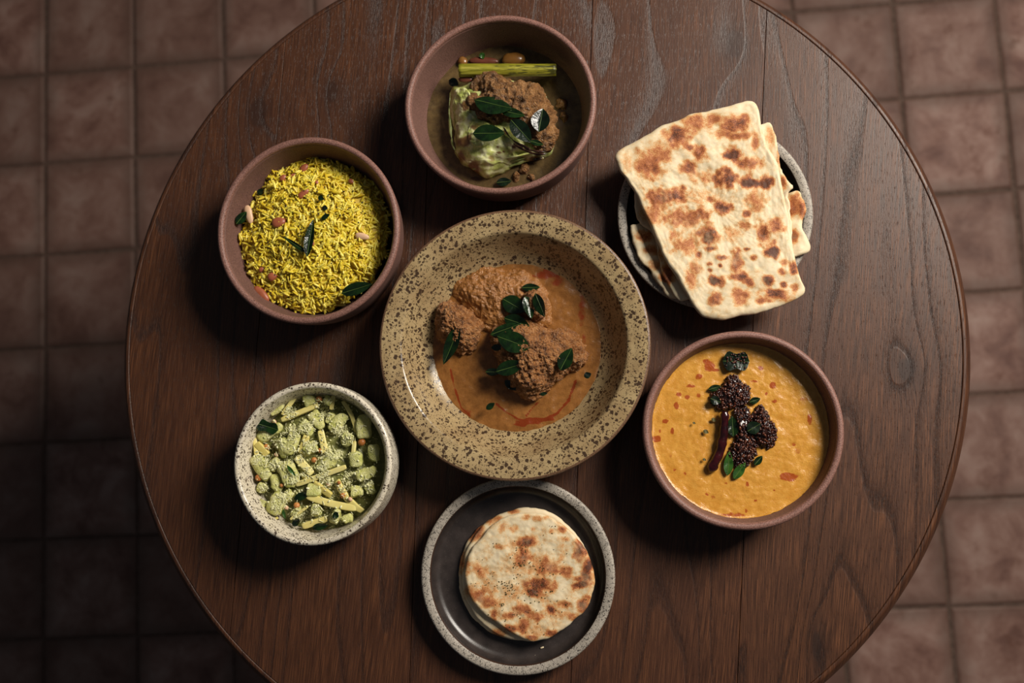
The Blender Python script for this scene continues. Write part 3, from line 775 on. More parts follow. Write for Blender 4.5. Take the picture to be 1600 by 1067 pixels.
Z7 = Conv(940, 140, 2.883)
def parotta():
    c, R = pp_c, pp_R
    rr = lambda x, y: math.hypot(x - c.x, y - c.y)
    sag = lambda lift: (lambda x, y: T + lift + 0.0150 * sstep(0.030, R * 0.93, rr(x, y)) + 0.0012 * noise.noise(Vector((x * 40, y * 40, lift * 900))))
    # lowest: left corner and right flap show
    low = outl(Z7, [(128, 620), (160, 600), (260, 560), (500, 480), (700, 470), (840, 462), (892, 458), (924, 535), (908, 612), (944, 712), (900, 745), (800, 770), (600, 850), (400, 930), (340, 938), (300, 932), (262, 885), (215, 810), (160, 750)], 0.026)
    V, F = slab(low, sag(0.0078), 0.0040, 200, 40, 0.003, 0.0016, 2, 0.0016)
    o = obj('flatbread', V, F, M['bread']); tag(o, 'torn flaky flatbread at the bottom of the square bread pile', 'flatbread', 'square flatbreads')
    paint(o, 'toast', spots([(190, 660, 45, 35, 0.7), (225, 720, 40, 30, 0.6), (285, 845, 30, 22, 0.8), (240, 790, 40, 30, 0.5), (870, 520, 45, 60, 0.75), (900, 545, 25, 45, 0.8), (865, 660, 25, 40, 0.8), (300, 800, 30, 40, 0.7)], Z7, 0.026))
    mid = outl(Z7, [(150, 560), (145, 470), (180, 330), (380, 220), (600, 175), (722, 155), (766, 158), (792, 250), (810, 340), (838, 405), (866, 440), (845, 470), (860, 620), (820, 760), (640, 860), (480, 920), (390, 948), (345, 946), (290, 870), (255, 760), (240, 655), (180, 600)], 0.030)
    V, F = slab(mid, sag(0.0128), 0.0040, 200, 40, 0.003, 0.0014, 5, 0.0016)
    o = obj('flatbread', V, F, M['bread']); tag(o, 'thin flaky flatbread in the middle of the square bread pile', 'flatbread', 'square flatbreads')
    paint(o, 'toast', spots([(760, 220, 25, 60, 0.5), (820, 420, 20, 40, 0.75), (300, 830, 35, 60, 0.85), (270, 740, 30, 40, 0.4), (190, 560, 40, 40, 0.35), (800, 300, 14, 60, 0.5)], Z7, 0.03))
    top = [(60, 300), (72, 275), (110, 250), (165, 222), (230, 182), (290, 150), (360, 130), (400, 106), (480, 92), (560, 72), (620, 55), (660, 46), (695, 56), (712, 95), (720, 150), (745, 240), (795, 330), (820, 450), (850, 590), (870, 740), (900, 850), (919, 895), (908, 925), (830, 965), (700, 1007), (600, 1022), (545, 1037), (480, 1027), (435, 1003), (400, 950), (340, 850), (285, 760), (240, 660), (200, 570), (160, 480), (110, 400), (82, 365), (66, 325)]
    H = 0.0405
    ot = outl(Z7, top, H)
    sag3 = lambda x, y: T + 0.0345 - 0.0022 * (1 - sstep(0.01, R * 0.95, rr(x, y))) + 0.0011 * noise.noise(Vector((x * 34, y * 34, 3)))
    V, F = slab(ot, sag3, 0.0062, 280, 80, 0.0042, 0.0009, 9, 0.0007)
    o = obj('flatbread', V, F, M['bread']); tag(o, 'large blistered square flatbread on top of the pile', 'flatbread', 'square flatbreads')
    L = [(215, 330, 75, 75, .62), (195, 350, 40, 40, .7), (270, 300, 50, 60, .6), (345, 205, 62, 55, .8), (420, 150, 60, 40, .6), (500, 140, 50, 35, .7), (590, 160, 70, 45, .75), (640, 150, 32, 38, .85), (550, 190, 60, 30, .6), (620, 210, 60, 25, .65),
         (445, 285, 40, 40, .7), (590, 290, 42, 40, .98), (560, 400, 55, 50, .9), (668, 415, 45, 35, 1.0), (745, 415, 38, 32, 1.05), (665, 330, 68, 34, .7), (390, 350, 38, 34, .7), (470, 390, 60, 40, .45), (260, 490, 70, 60, .68), (340, 475, 50, 40, .9),
         (235, 560, 48, 55, .6), (380, 575, 110, 55, .66), (480, 650, 45, 55, .85), (440, 560, 60, 40, .7), (550, 530, 36, 32, .9), (490, 490, 22, 18, .7), (690, 500, 55, 60, .5), (655, 555, 26, 18, .8), (655, 610, 45, 25, .55), (730, 650, 30, 50, .75),
         (790, 610, 40, 40, .6), (768, 725, 38, 37, 1.1), (655, 717, 18, 11, .9), (685, 760, 17, 17, .8), (490, 715, 38, 12, .8), (440, 740, 20, 18, .8), (330, 650, 25, 25, .5), (390, 700, 70, 50, .5), (610, 770, 36, 60, .75), (545, 757, 24, 12, .8),
         (488, 785, 17, 10, .85), (535, 792, 9, 8, .9), (487, 812, 12, 9, .8), (425, 800, 35, 40, .45), (520, 857, 40, 23, 1.0), (620, 845, 50, 22, .8), (660, 870, 25, 30, .7), (750, 860, 32, 27, .95), (820, 880, 18, 20, .95), (865, 805, 22, 35, .7), (810, 825, 22, 20, .7),
         (790, 920, 75, 26, .85), (730, 950, 45, 14, .6), (625, 920, 45, 48, .62), (515, 945, 36, 36, .75), (400, 850, 30, 50, .5), (115, 330, 30, 55, .35), (690, 235, 22, 45, .6), (820, 775, 18, 22, .5), (400, 262, 18, 16, .7), (370, 440, 18, 16, .7), (580, 640, 50, 40, .3), (450, 480, 120, 40, .25), (870, 890, 20, 20, .6)]
    f1 = spots(L, Z7, H, 0.55, 150, 0.75)
    paint(o, 'toast', lambda v: f1(v) + max(0, 0.16 + 0.3 * fbm((v.x, v.y, 2.0), 60, 4)) * 0.55)
parotta()

Z5 = Conv(640, 740, 3.3336)
def round_breads():
    circ = lambda cx, cy, rx, ry, seed, h: outl(Z5, [(cx + rx * math.cos(a) * (1 + 0.03 * noise.noise(Vector((math.cos(a) * 1.6 + seed, math.sin(a) * 1.6, 0)))), cy + ry * math.sin(a) * (1 + 0.03 * noise.noise(Vector((math.cos(a) * 1.6, seed + math.sin(a) * 1.6, 4))))) for a in [2 * PI * k / 26 for k in range(26)]], h)
    stack = [(585, 530, 336, 338, 1, 0.010, 'bottom round flatbread of the stack on the grey rimmed plate'),
             (606, 525, 332, 345, 2, 0.015, 'middle round flatbread of the stack on the grey rimmed plate')]
    z = 0.0066
    for (cx, cy, rx, ry, sd, h, lab) in stack:
        V, F = slab(circ(cx, cy, rx, ry, sd, h), lambda x, y, z=z, sd=sd: T + z + 0.0005 * noise.noise(Vector((x * 45, y * 45, sd))), 0.0042, 160, 30, 0.003, 0.0007, sd, 0.001)
        o = obj('flatbread', V, F, M['bread']); tag(o, lab, 'flatbread', 'round flatbreads')
        paint(o, 'toast', spots([(340, 300, 50, 60, .85), (270, 450, 25, 70, .6), (430, 240, 80, 30, .5), (540, 198, 40, 14, .7), (460, 830, 60, 30, .6), (300, 620, 25, 40, .4)], Z5, h))
        z += 0.0051
    top = [(286, 520), (296, 450), (325, 385), (370, 335), (410, 285), (470, 240), (540, 212), (625, 202), (710, 218), (790, 260), (850, 315), (905, 375), (940, 440), (960, 520), (962, 590), (945, 650), (915, 712), (860, 765), (800, 815), (730, 858), (670, 872), (625, 874), (560, 850), (500, 812), (430, 765), (365, 715), (315, 650), (292, 590)]
    h = 0.022
    V, F = slab(outl(Z5, top, h), lambda x, y: T + z + 0.0006 * noise.noise(Vector((x * 40, y * 40, 8))), 0.0050, 240, 64, 0.0032, 0.0007, 4, 0.0007)
    o = obj('flatbread', V, F, M['bread']); tag(o, 'top round flatbread sprinkled with herbs on the grey rimmed plate', 'flatbread', 'round flatbreads')
    L = [(600, 355, 55, 28, .7), (610, 230, 30, 18, .6), (670, 235, 50, 18, .5), (545, 285, 22, 24, .45), (790, 295, 28, 20, .65), (885, 410, 42, 55, .85), (928, 500, 32, 66, .9), (895, 575, 60, 22, .85), (870, 548, 28, 20, .9), (905, 690, 38, 50, .85), (850, 745, 45, 24, .6),
         (710, 490, 95, 55, .55), (680, 580, 85, 42, .75), (820, 520, 45, 35, .65), (640, 610, 45, 28, .8), (600, 430, 60, 50, .5), (460, 385, 35, 20, .6), (390, 500, 60, 55, .3), (380, 650, 80, 48, .62), (330, 610, 35, 60, .4), (590, 700, 60, 34, .75), (660, 735, 45, 26, .75), (745, 710, 26, 28, .85),
         (810, 680, 55, 18, .6), (520, 740, 40, 20, .75), (595, 800, 34, 50, .65), (530, 812, 55, 20, .7), (625, 852, 40, 14, .7), (735, 835, 38, 20, .85), (440, 740, 16, 35, .5), (300, 500, 16, 70, .35), (500, 600, 70, 60, .25), (720, 600, 40, 30, .6), (740, 300, 18, 14, .4), (640, 290, 14, 12, .4), (800, 340, 30, 12, .4), (480, 285, 20, 20, .3)]
    f1 = spots(L, Z5, h, 0.6, 130, 0.85)
    paint(o, 'toast', lambda v: f1(v) * 0.95 + max(0, 0.22 + 0.5 * fbm((v.x, v.y, 5.0), 60, 4)) * 0.75)
    tr = bvh_of(V, F)
    # herb flakes: nobody could count them
    rnd = random.Random(11); parts = []
    cl = [(580, 470, 42, 26, 26), (590, 395, 35, 30, 14), (490, 585, 40, 35, 24), (540, 610, 30, 30, 14), (650, 600, 45, 30, 18), (695, 500, 25, 35, 14), (480, 685, 22, 12, 10), (550, 730, 14, 10, 5), (625, 610, 300, 280, 130), (735, 610, 14, 8, 5), (740, 270, 10, 8, 4), (405, 575, 18, 12, 4), (820, 680, 10, 14, 4), (916, 650, 5, 5, 2)]
    for (x, y, sx, sy, n) in cl:
        for _ in range(n):
            u = rnd.gauss(0, 0.6); w_ = rnd.gauss(0, 0.6)
            p = W(*Z5(x + u * sx, y + w_ * sy), h); zz = top_z(p.x, p.y, [tr])
            if zz is None: continue
            a = rnd.uniform(0, PI); l = rnd.uniform(0.0005, 0.0015); d = Vector((math.cos(a), math.sin(a), rnd.uniform(-.2, .2)))
            p.z = zz + 0.0003
            parts.append(superell(p - d * l * .5, p + d * l * .5, l * 0.6, 0.0005, 0.8, 4, 5))
    V, F = merge(parts); hb = obj('herb_sprinkle', V, F, M['herb']); tag(hb, 'dried green herb flakes scattered over the top round flatbread', 'herbs', kind='stuff')
    # crumbs on the plate
    for (x, y, l) in ((690, 905, 0.003), (655, 945, 0.0012), (605, 960, 0.0012)):
        p = W(*Z5(x, y), 0.0065) + Vector((0, 0, 0.0006)); V, F = superell(p - Vector((l / 2, l * .2, 0)), p + Vector((l / 2, l * .2, 0)), l * 0.5, 0.0009, 0.7, 6, 6, 0, 0.0002)
        o = obj('bread_crumb', V, F, M['bread']); tag(o, 'tiny bread crumb on the dark well of the plate', 'crumb', 'bread crumbs'); paint(o, 'toast', lambda v: 0.1)
round_breads()

# ------------------------------------------------------------------ chicken curry
def disc(c, r, h, rings, seg, zf=lambda x, y: 0.0, thick=0.004, rf=lambda a: 1.0):
    V = [Vector((c[0], c[1], T + h + zf(c[0], c[1])))]; F = []
    for i in range(1, rings + 1):
        for k in range(seg):
            a = 2 * PI * k / seg; q = r * rf(a) * i / rings
            x, y = c[0] + q * math.cos(a), c[1] + q * math.sin(a); V.append(Vector((x, y, T + h + zf(x, y))))
    for k in range(seg):
        k2 = (k + 1) % seg; F.append((0, 1 + k, 1 + k2))
        for i in range(rings - 1):
            a = 1 + i * seg; F.append((a + k, a + seg + k, a + seg + k2, a + k2))
    b = 1 + (rings - 1) * seg; n0 = len(V)
    for k in range(seg):
        a = 2 * PI * k / seg; V.append(Vector((c[0] + 0.8 * r * math.cos(a), c[1] + 0.8 * r * math.sin(a), T + h - thick)))
    bc = len(V); V.append(Vector((c[0], c[1], T + h - thick)))
    for k in range(seg):
        k2 = (k + 1) % seg; F.append((b + k, n0 + k, n0 + k2, b + k2)); F.append((n0 + k, bc, n0 + k2))
    return V, F
Z8 = Conv(660, 400, 3.811)
def stroke(pts, w, st): # a chain of spots along a polyline
    out = []
    for (x0, y0), (x1, y1) in zip(pts, pts[1:]):
        n = max(1, int(math.hypot(x1 - x0, y1 - y0) / (w * 0.8)))
        for i in range(n): out.append((lerp(x0, x1, i / n), lerp(y0, y1, i / n), w, w, st))
    return out
def curry():
    c = cen_c; h = cen_zs
    zf = lambda x, y: 0.0007 * noise.noise(Vector((x * 60, y * 60, 1))) + 0.0005 * noise.noise(Vector((x * 190, y * 190, 4)))
    V, F = disc(c, cen_rs + 0.0015, h + 0.0004, 70, 220, zf, 0.006)
    o = obj('curry_gravy', V, F, M['curry']); tag(o, 'orange brown coconut curry gravy pooled in the wide rimmed bowl', 'gravy')
    oil = [(630, 985, 70, 22, 1.1), (580, 1005, 45, 14, 1.0), (720, 975, 60, 14, .9), (740, 110, 90, 30, .8), (800, 160, 60, 30, .7), (250, 930, 60, 20, .7), (950, 330, 26, 120, .6), (960, 520, 16, 80, .5)]
    oil += stroke([(560, 1000), (700, 985), (800, 940), (870, 860), (915, 740)], 9, 1.0) + stroke([(440, 880), (500, 930), (570, 970), (640, 985)], 7, .9) + stroke([(170, 680), (190, 780), (230, 900), (290, 960)], 8, .9) + stroke([(620, 950), (660, 900), (690, 870)], 6, .8)
    f = spots(oil, Z8, h, 0.5, 150, 0.6); paint(o, 'oil', f)
    trees = [bvh_of(V, F)]
    def piece(pts, hh, mat, label, seed, big, fine, pw=2.4, qw=1.7, ctr=None):
        ol = outl(Z8, pts, h + 0.004)
        V, F = mound(ol, T + h - 0.001, hh, pw, qw, 84, 260, None, 0.008, ctr)
        V = displace(V, F, lambda v, n: big * fbm((v.x, v.y, v.z + seed), 55, 3) + fine * fbm((v.x, v.y, v.z + seed), 300, 5) if v.z > T + h - 0.002 else 0)
        o = obj('chicken_piece', V, F, M[mat]); tag(o, label, 'chicken', 'chicken pieces in the curry'); trees.append(bvh_of(V, F))
        return o
    b = piece([(175, 190), (260, 110), (380, 62), (520, 70), (640, 100), (735, 185), (780, 290), (770, 400), (690, 440), (560, 440), (440, 450), (350, 420), (280, 350), (215, 290)], 0.0125, 'chicken_wet', 'sauce coated chicken piece at the back of the curry bowl', 3, 0.0030, 0.0009)
    piece([(86, 310), (150, 270), (230, 290), (300, 335), (355, 395), (352, 460), (318, 530), (272, 578), (200, 566), (128, 500), (88, 440)], 0.026, 'chicken', 'small chicken piece at the side of the curry bowl', 11, 0.0034, 0.0021)
    piece([(395, 480), (460, 405), (560, 372), (680, 392), (800, 428), (893, 452), (955, 525), (985, 595), (972, 645), (920, 685), (850, 720), (765, 765), (690, 850), (600, 858), (540, 800), (500, 705), (445, 625), (405, 545)], 0.031, 'chicken', 'large chicken piece coated in coarse masala topped with leaves', 23, 0.0034, 0.0022)
    piece([(610, 230), (650, 200), (700, 210), (740, 260), (750, 330), (720, 390), (650, 400), (610, 330)], 0.029, 'chicken', 'narrow chicken piece rising beside the largest piece', 31, 0.0018, 0.0016)
    G = 'curry leaves on the chicken'
    def lf(b, t, w, lab, **kw): return leaf(Z8, b, t, w, trees, lab, group=G, **kw)
    lf((590, 190), (700, 185), 42, 'small curry leaf at the top of the chicken curry', fold=0.2)
    lf((478, 255), (610, 330), 95, 'broad curry leaf on the chicken below the smallest leaf', fold=0.15)
    lf((612, 240), (650, 372), 62, 'shaded half of the folded curry leaf pair on the chicken', fold=0.3, roll=-0.4)
    lf((672, 222), (728, 362), 66, 'glossy curry leaf standing on the narrow chicken piece', fold=0.25, roll=0.5)
    lf((488, 372), (640, 420), 80, 'glossy tipped curry leaf in the middle of the chicken', fold=0.2, roll=0.25)
    lf((405, 470), (590, 400), 58, 'long dark curry leaf crossing the middle of the chicken', fold=0.1, roll=-0.25)
    lf((445, 478), (640, 548), 110, 'bright cut curry leaf with a pale midrib on the chicken', fold=0.1, mat='leaf', shape=1.0)
    lf((410, 545), (480, 545), 34, 'tiny curry leaf fragment beside the bright cut leaf', fold=0.1, rib=False)
    lf((222, 420), (125, 645), 70, 'curled curry leaf hanging off the small chicken piece', fold=0.45, droop=0.8)
    lf((440, 690), (610, 640), 78, 'curry leaf at the lower edge of the large chicken piece', fold=0.3)
    lf((375, 690), (470, 690), 40, 'dark curry leaf in the shadow of the chicken', fold=0.2, mat='leaf_dark')
    lf((490, 740), (560, 800), 40, 'dark wilted curry leaf against the side of the chicken', fold=0.2, mat='leaf_dark', rib=False)
    lf((820, 680), (890, 548), 76, 'glossy curry leaf on the far end of the large chicken piece', fold=0.35)
    lf((380, 912), (430, 875), 32, 'small curry leaf piece floating in the gravy', fold=0.1, rib=False)
    lf((962, 718), (1005, 700), 34, 'dark curry leaf scrap at the edge of the gravy', fold=0.1, mat='leaf_dark', rib=False)
    lf((700, 825), (745, 815), 20, 'tiny curry leaf shred by the large chicken piece', fold=0.1, rib=False)
curry()

# ------------------------------------------------------------------ dal
Zd = Conv(990, 500, 3.138)
Zt = Conv(1080, 540, 4.85)
def dal():
    h = 0.0375; r = inner_r(dal_ip, h) + 0.001; c = dal_c
    zf = lambda x, y: 0.0005 * noise.noise(Vector((x * 110, y * 110, 1))) + 0.00028 * noise.noise(Vector((x * 330, y * 330, 4))) + 0.0016 * math.exp(-max(0, r - math.hypot(x - c.x, y - c.y)) / 0.0012)
    V, F = disc(c, r, h, 80, 240, zf, 0.012)
    o = obj('dal', V, F, M['dal']); tag(o, 'thick yellow dal with red oil drops in the brown bowl', 'dal')
    oil = [(370, 225, 30, 32, .9), (355, 205, 18, 12, .9), (400, 245, 30, 10, .8), (322, 278, 18, 14, .9), (275, 325, 24, 12, .8), (222, 365, 16, 12, 1), (210, 418, 12, 22, 1), (155, 495, 16, 11, 1), (110, 582, 24, 18, 1), (190, 545, 9, 16, .9), (262, 376, 14, 11, .9), (682, 320, 18, 17, 1), (625, 235, 14, 11, 1), (650, 360, 9, 9, .9),
           (760, 772, 48, 24, .95), (730, 770, 14, 20, 1), (785, 610, 13, 10, .8), (552, 935, 11, 11, .9), (250, 752, 8, 7, .9), (202, 733, 9, 7, .9), (556, 805, 10, 16, .8), (692, 398, 16, 10, .8), (862, 490, 13, 34, .7), (320, 370, 13, 13, .6), (590, 300, 20, 8, .8), (800, 640, 20, 22, .5), (360, 855, 8, 8, .8), (130, 545, 10, 8, .7), (770, 300, 24, 30, .4), (690, 835, 8, 6, .8), (598, 885, 9, 7, .7), (490, 955, 60, 12, .7), (390, 870, 12, 12, .6), (345, 620, 30, 60, .35), (840, 390, 40, 14, .5), (450, 800, 12, 8, .7), (180, 660, 10, 20, .4)]
    paint(o, 'oil', spots(oil, Zd, h, 0.45, 190, 0.4))
    trees = [bvh_of(V, F)]
    rnd = random.Random(5)
    # seed clumps
    clumps = [([(140, 395), (190, 330), (245, 285), (285, 230), (335, 228), (400, 290), (445, 325), (440, 400), (400, 445), (300, 490), (215, 500), (165, 450)], 0.0075),
              ([(480, 478), (530, 440), (575, 500), (610, 570), (650, 650), (625, 755), (545, 780), (490, 720), (440, 640), (450, 540)], 0.0075),
              ([(330, 470), (430, 470), (450, 600), (485, 700), (500, 800), (470, 860), (400, 930), (320, 920), (280, 830), (325, 720), (345, 600)], 0.0065)]
    parts = []; seeds = []
    for pts, hh in clumps:
        ol = outl(Zt, pts, h)
        V, F = mound(ol, T + h - 0.0004, hh, 2.0, 1.6, 14, 60, None, 0.002)
        V = displace(V, F, lambda v, n: 0.0016 * fbm((v.x, v.y, v.z), 160, 3))
        parts.append((V, F)); tr = bvh_of(V, F); trees.append(tr)
        xs = [p.x for p in ol]; ys = [p.y for p in ol]
        nseed = int(0.62e6 * (max(xs) - min(xs)) * (max(ys) - min(ys)))
        for _ in range(nseed):
            x, y = rnd.uniform(min(xs) - .001, max(xs) + .001), rnd.uniform(min(ys) - .001, max(ys) + .001)
            z = top_z(x, y, [tr])
            if z is None: continue
            s = rnd.uniform(0.0006, 0.0012); p = Vector((x, y, z + rnd.uniform(-0.0002, 0.0010)))
            a = rnd.uniform(0, PI); d = Vector((math.cos(a), math.sin(a), rnd.uniform(-.6, .6))) * s * rnd.uniform(0.8, 1.5)
            seeds.append(superell(p - d, p + d, 2 * s, 1.8 * s, 1.0, 5, 6))
    V, F = merge(parts); e = obj('tempering_paste', V, F, M['temper_base'])
    tag(e, 'dark fried spice tempering heaped in the middle of the dal', 'tempering', kind='stuff')
    V, F = merge(seeds); s = obj('fried_seeds', V, F, M['temper'], e); s['kind'] = 'stuff'
    tr = bvh_of(V, F); trees.append(tr)
    # chilli
    pts = [W(*Zt(x, y), h + hh) for x, y, hh in ((256, 495, .007), (252, 560, .0062), (246, 650, .0052), (232, 740, .0045), (205, 830, .004), (170, 900, .0035), (138, 962, .003))]
    P = spline3(pts, 26); n = len(P)
    rad = []
    for i in range(n):
        t = i / (n - 1); mp = MPP(1140, 640, h) / 4.85
        rad.append(mp * (lerp(30, 38, min(1, t * 1.4)) * (1 if t < 0.85 else math.sqrt(max(0.02, 1 - ((t - 0.85) / 0.15) ** 2)))) * (1 + 0.10 * math.sin(t * 23) * math.sin(t * 9)) * (0.8 if t < 0.05 else 1))
    V, F = tube(P, rad, 14); V = displace(V, F, lambda v, n_: 0.0006 * fbm(tuple(v), 260, 2))
    ch = obj('dried_chilli', V, F, M['chilli']); tag(ch, 'long dark red dried chilli lying in the dal tempering', 'chilli')
    trees.append(bvh_of(V, F))
    G = 'curry leaves in the dal'
    def lf(b, t, w, lab, **kw): return leaf(Zt, b, t, w, trees, lab, group=G, hint=h, **kw)
    big = lf((236, 118), (440, 122), 140, 'broad square curry leaf floating alone on the dal', mat='leaf_dark', blunt=True, fold=0.18, lift=0.002)
    lf((318, 690), (310, 535), 80, 'glossy curry leaf beside the dried chilli', fold=0.3)
    lf((425, 650), (525, 590), 85, 'dark curry leaf between the two seed clumps', mat='leaf_dark', fold=0.2)
    lf((275, 985), (290, 800), 62, 'bright upright curry leaf at the foot of the tempering', mat='leaf_bright', fold=0.3, droop=0.7)
    lf((322, 1010), (410, 885), 62, 'bright curry leaf half at the tip of the tempering', mat='leaf_bright', fold=0.2, droop=0.7)
    lf((478, 905), (540, 835), 46, 'small fried curry leaf beside the end of the tempering', mat='leaf', fold=0.3)
    lf((130, 335), (225, 305), 42, 'curry leaf peeking from the upper seed clump', fold=0.1)
    lf((440, 430), (525, 400), 44, 'curry leaf sticking out between the seed clumps', fold=0.15)
    lf((145, 400), (225, 430), 60, 'seed covered curry leaf under the upper clump', mat='leaf_dark', fold=0.1)
    for (x, y, w) in ((112, 650, 40), (22, 585, 22), (100, 862, 26), (172, 560, 36)):
        lf((x - w * .5, y - w * .2), (x + w * .5, y + w * .3), w * .7, 'tiny fried leaf scrap floating on the dal', rib=False, fold=0.05, mat='herb')
    # seeds resting on the floating leaf
    V0 = [v.co + Vector(big['_w']) for v in big.data.vertices]; F0 = [tuple(p.vertices) for p in big.data.polygons]
    tr = bvh_of(V0, F0); seeds = []
    for _ in range(60):
        p = W(*Zt(rnd.gauss(350, 45), rnd.gauss(105, 26)), h); z = top_z(p.x, p.y, [tr])
        if z is None: continue
        p.z = z + 0.0004; s = rnd.uniform(0.0005, 0.0009); d = Vector((s, s * rnd.uniform(-1, 1), 0)); seeds.append(superell(p - d, p + d, 2 * s, 1.8 * s, 1.0, 5, 6))
    V, F = merge(seeds); s = obj('fried_seed_scatter', V, F, M['temper']); tag(s, 'fried mustard seeds stuck on the square curry leaf', 'seeds', kind='stuff')
dal()

# ------------------------------------------------------------------ rice
Zr = Conv(320, 200, 3.334)
def rice():
    rnd = random.Random(21); h0 = 0.030
    pts = [(160, 600), (178, 540), (205, 470), (232, 380), (290, 300), (318, 222), (400, 200), (500, 150), (620, 135), (720, 180), (800, 212), (880, 270), (940, 380), (965, 500), (950, 640), (890, 780), (770, 895), (620, 965), (480, 970), (385, 930), (310, 890), (240, 830), (200, 740), (185, 660)]
    ol = outl(Zr, pts, h0)
    cx = sum(p.x for p in ol) / len(ol); cy = sum(p.y for p in ol) / len(ol)
    ol = [Vector((cx, cy)).lerp(p, 0.965) for p in ol]
    V, F = mound(ol, T + h0 - 0.006, 0.022, 2.0, 1.5, 30, 120, lambda x, y: 0.0022 * fbm((x, y, 1), 90, 3), 0.015, None, 0.6)
    # rest inside the bowl
    base = obj('turmeric_rice', V, F, M['rice_under']); tag(base, 'fluffy yellow turmeric rice heaped in the brown bowl', 'rice', kind='stuff')
    tr = bvh_of(V, F); trees = [tr]
    xs = [p.x for p in ol]; ys = [p.y for p in ol]; G = []
    N = 3000; tries = 0
    while len(G) < N and tries < 20000:
        tries += 1
        x, y = rnd.uniform(min(xs) - .002, max(xs) + .002), rnd.uniform(min(ys) - .002, max(ys) + .002)
        z = top_z(x, y, [tr])
        if z is None or z < T + 0.017: continue
        hit = tr.ray_cast(Vector((x, y, 3)), Vector((0, 0, -1))); nrm = hit[1]
        # clumps share a direction
        a = fbm((x, y, 7), 170, 2) * 9 + rnd.gauss(0, 0.7)
        d = Vector((math.cos(a), math.sin(a), rnd.gauss(0, 0.38)))
        d = (d - nrm * d.dot(nrm) * 0.5).normalized()
        L = rnd.uniform(0.0050, 0.0092); w = rnd.uniform(0.0020, 0.0029)
        lump = max(0, fbm((x, y, 3), 150, 3))
        p = Vector((x, y, z)) + nrm * (rnd.random() ** 2.2 * 0.0022 + lump * 0.0045)
        G.append(superell(p - d * L / 2, p + d * L / 2, w, w * 0.6, 0.75, 7, 8, rnd.uniform(-0.0005, 0.0005), 0, 0, rnd.uniform(0, 3)))
    V, F = merge(G); g = obj('rice_grains', V, F, M['rice'], base); g['kind'] = 'stuff'
    gt = bvh_of(V, F); trees.append(gt)
    S = []
    for _ in range(230):
        a = rnd.uniform(0, 2 * PI); q = math.sqrt(rnd.random()) * 0.95
        x = cx + (max(xs) - min(xs)) / 2 * q * math.cos(a); y = cy + (max(ys) - min(ys)) / 2 * q * math.sin(a); z = top_z(x, y, trees)
        if z is None or z < T + 0.02: continue
        s = rnd.uniform(0.0005, 0.0008); p = Vector((x, y, z + 0.0002)); d = Vector((s, 0, 0)); S.append(superell(p - d, p + d, 2 * s, 2 * s, 1, 5, 6))
    V, F = merge(S); s = obj('mustard_seeds', V, F, M['seed']); tag(s, 'black mustard seeds dotted over the yellow rice', 'seeds', kind='stuff')
    # nuts
    def nut(x0, y0, x1, y1, w, mat, lab, grp, dz=0.0006, hgt=0.6, zmax=None, name='peanut'):
        a = W(*Zr(x0, y0), 0.045); b = W(*Zr(x1, y1), 0.045); m_ = (a + b) / 2; z = top_z(m_.x, m_.y, trees, T + 0.03)
        a = W(*Zr(x0, y0), z - T); b = W(*Zr(x1, y1), z - T)
        ww = w / Zr.k * MPP(480, 358, 0.045); a.z = b.z = z + dz
        V, F = superell(a, b, ww, ww * hgt, 0.85, 12, 12, 0, 0.0002, x0, rnd.uniform(-.3, .3), 0.25)
        o = obj(name, V, F, M[mat]); tag(o, lab, 'nut', grp)
    trees.append(ric_t)
    R_ = 'red skinned nuts in the rice'
    for q in ((500, 225, 535, 190, 42), (395, 275, 420, 245, 38), (488, 362, 540, 318, 40), (350, 500, 420, 480, 62), (330, 785, 375, 760, 50), (283, 745, 310, 728, 30), (440, 255, 470, 240, 20), (575, 275, 590, 290, 24), (548, 590, 565, 610, 34), (750, 270, 775, 285, 30)):
        nut(*q, 'nut', {350: 'largest red skinned peanut half buried in the yellow rice', 548: 'dark peanut beneath the curled leaf on the rice'}.get(q[0], 'red skinned peanut half buried in the yellow rice'), R_, -0.0002)
    nut(262, 830, 335, 905, 58, 'nut', 'long red skinned almond at the edge of the yellow rice', R_, 0.0016, 0.7, name='almond')
    nut(222, 405, 245, 500, 48, 'nut_pale', 'pale split cashew at the side of the yellow rice', 'pale nuts in the rice', 0.0016, name='cashew')
    nut(785, 560, 858, 572, 42, 'nut_pale', 'pale peanut half lying on top of the yellow rice', 'pale nuts in the rice', 0.0012)
    trees.append(ric_t)
    Gp = 'curry leaves in the rice'
    def lf(b, t, w, lab, **kw): return leaf(Zr, b, t, w, trees, lab, group=Gp, **{'hint': 0.045, **kw})
    lf((535, 672), (568, 478), 44, 'glossy curled curry leaf standing in the middle of the rice', fold=0.6, lift=0.0025, shape=0.8)
    lf((530, 648), (408, 565), 22, 'thin rolled curry leaf joining the curled leaf on the rice', fold=0.6, lift=0.0018, shape=0.7)
    leaf(Zr, (162, 500), (215, 434), 40, [], 'curry leaf tucked between the rice and the bowl wall', group=Gp, fold=0.15, lift=0.0, hint=0.0385, roll=0.3)
    lf((712, 862), (872, 812), 58, 'wide curry leaf lying at the lower edge of the rice', fold=0.3)
    lf((608, 475), (650, 448), 22, 'small curry leaf tip above the curled leaf on the rice', fold=0.3, rib=False)
    lf((590, 358), (620, 372), 24, 'tiny curry leaf scrap near the top of the rice', fold=0.1, rib=False)
    lf((612, 412), (640, 420), 24, 'dark curry leaf fragment half sunk in the rice', fold=0.1, rib=False, mat='leaf_dark')
    lf((275, 345), (305, 320), 30, 'curry leaf fragment at the shoulder of the rice heap', hint=0.028, fold=0.1, rib=False)
rice()

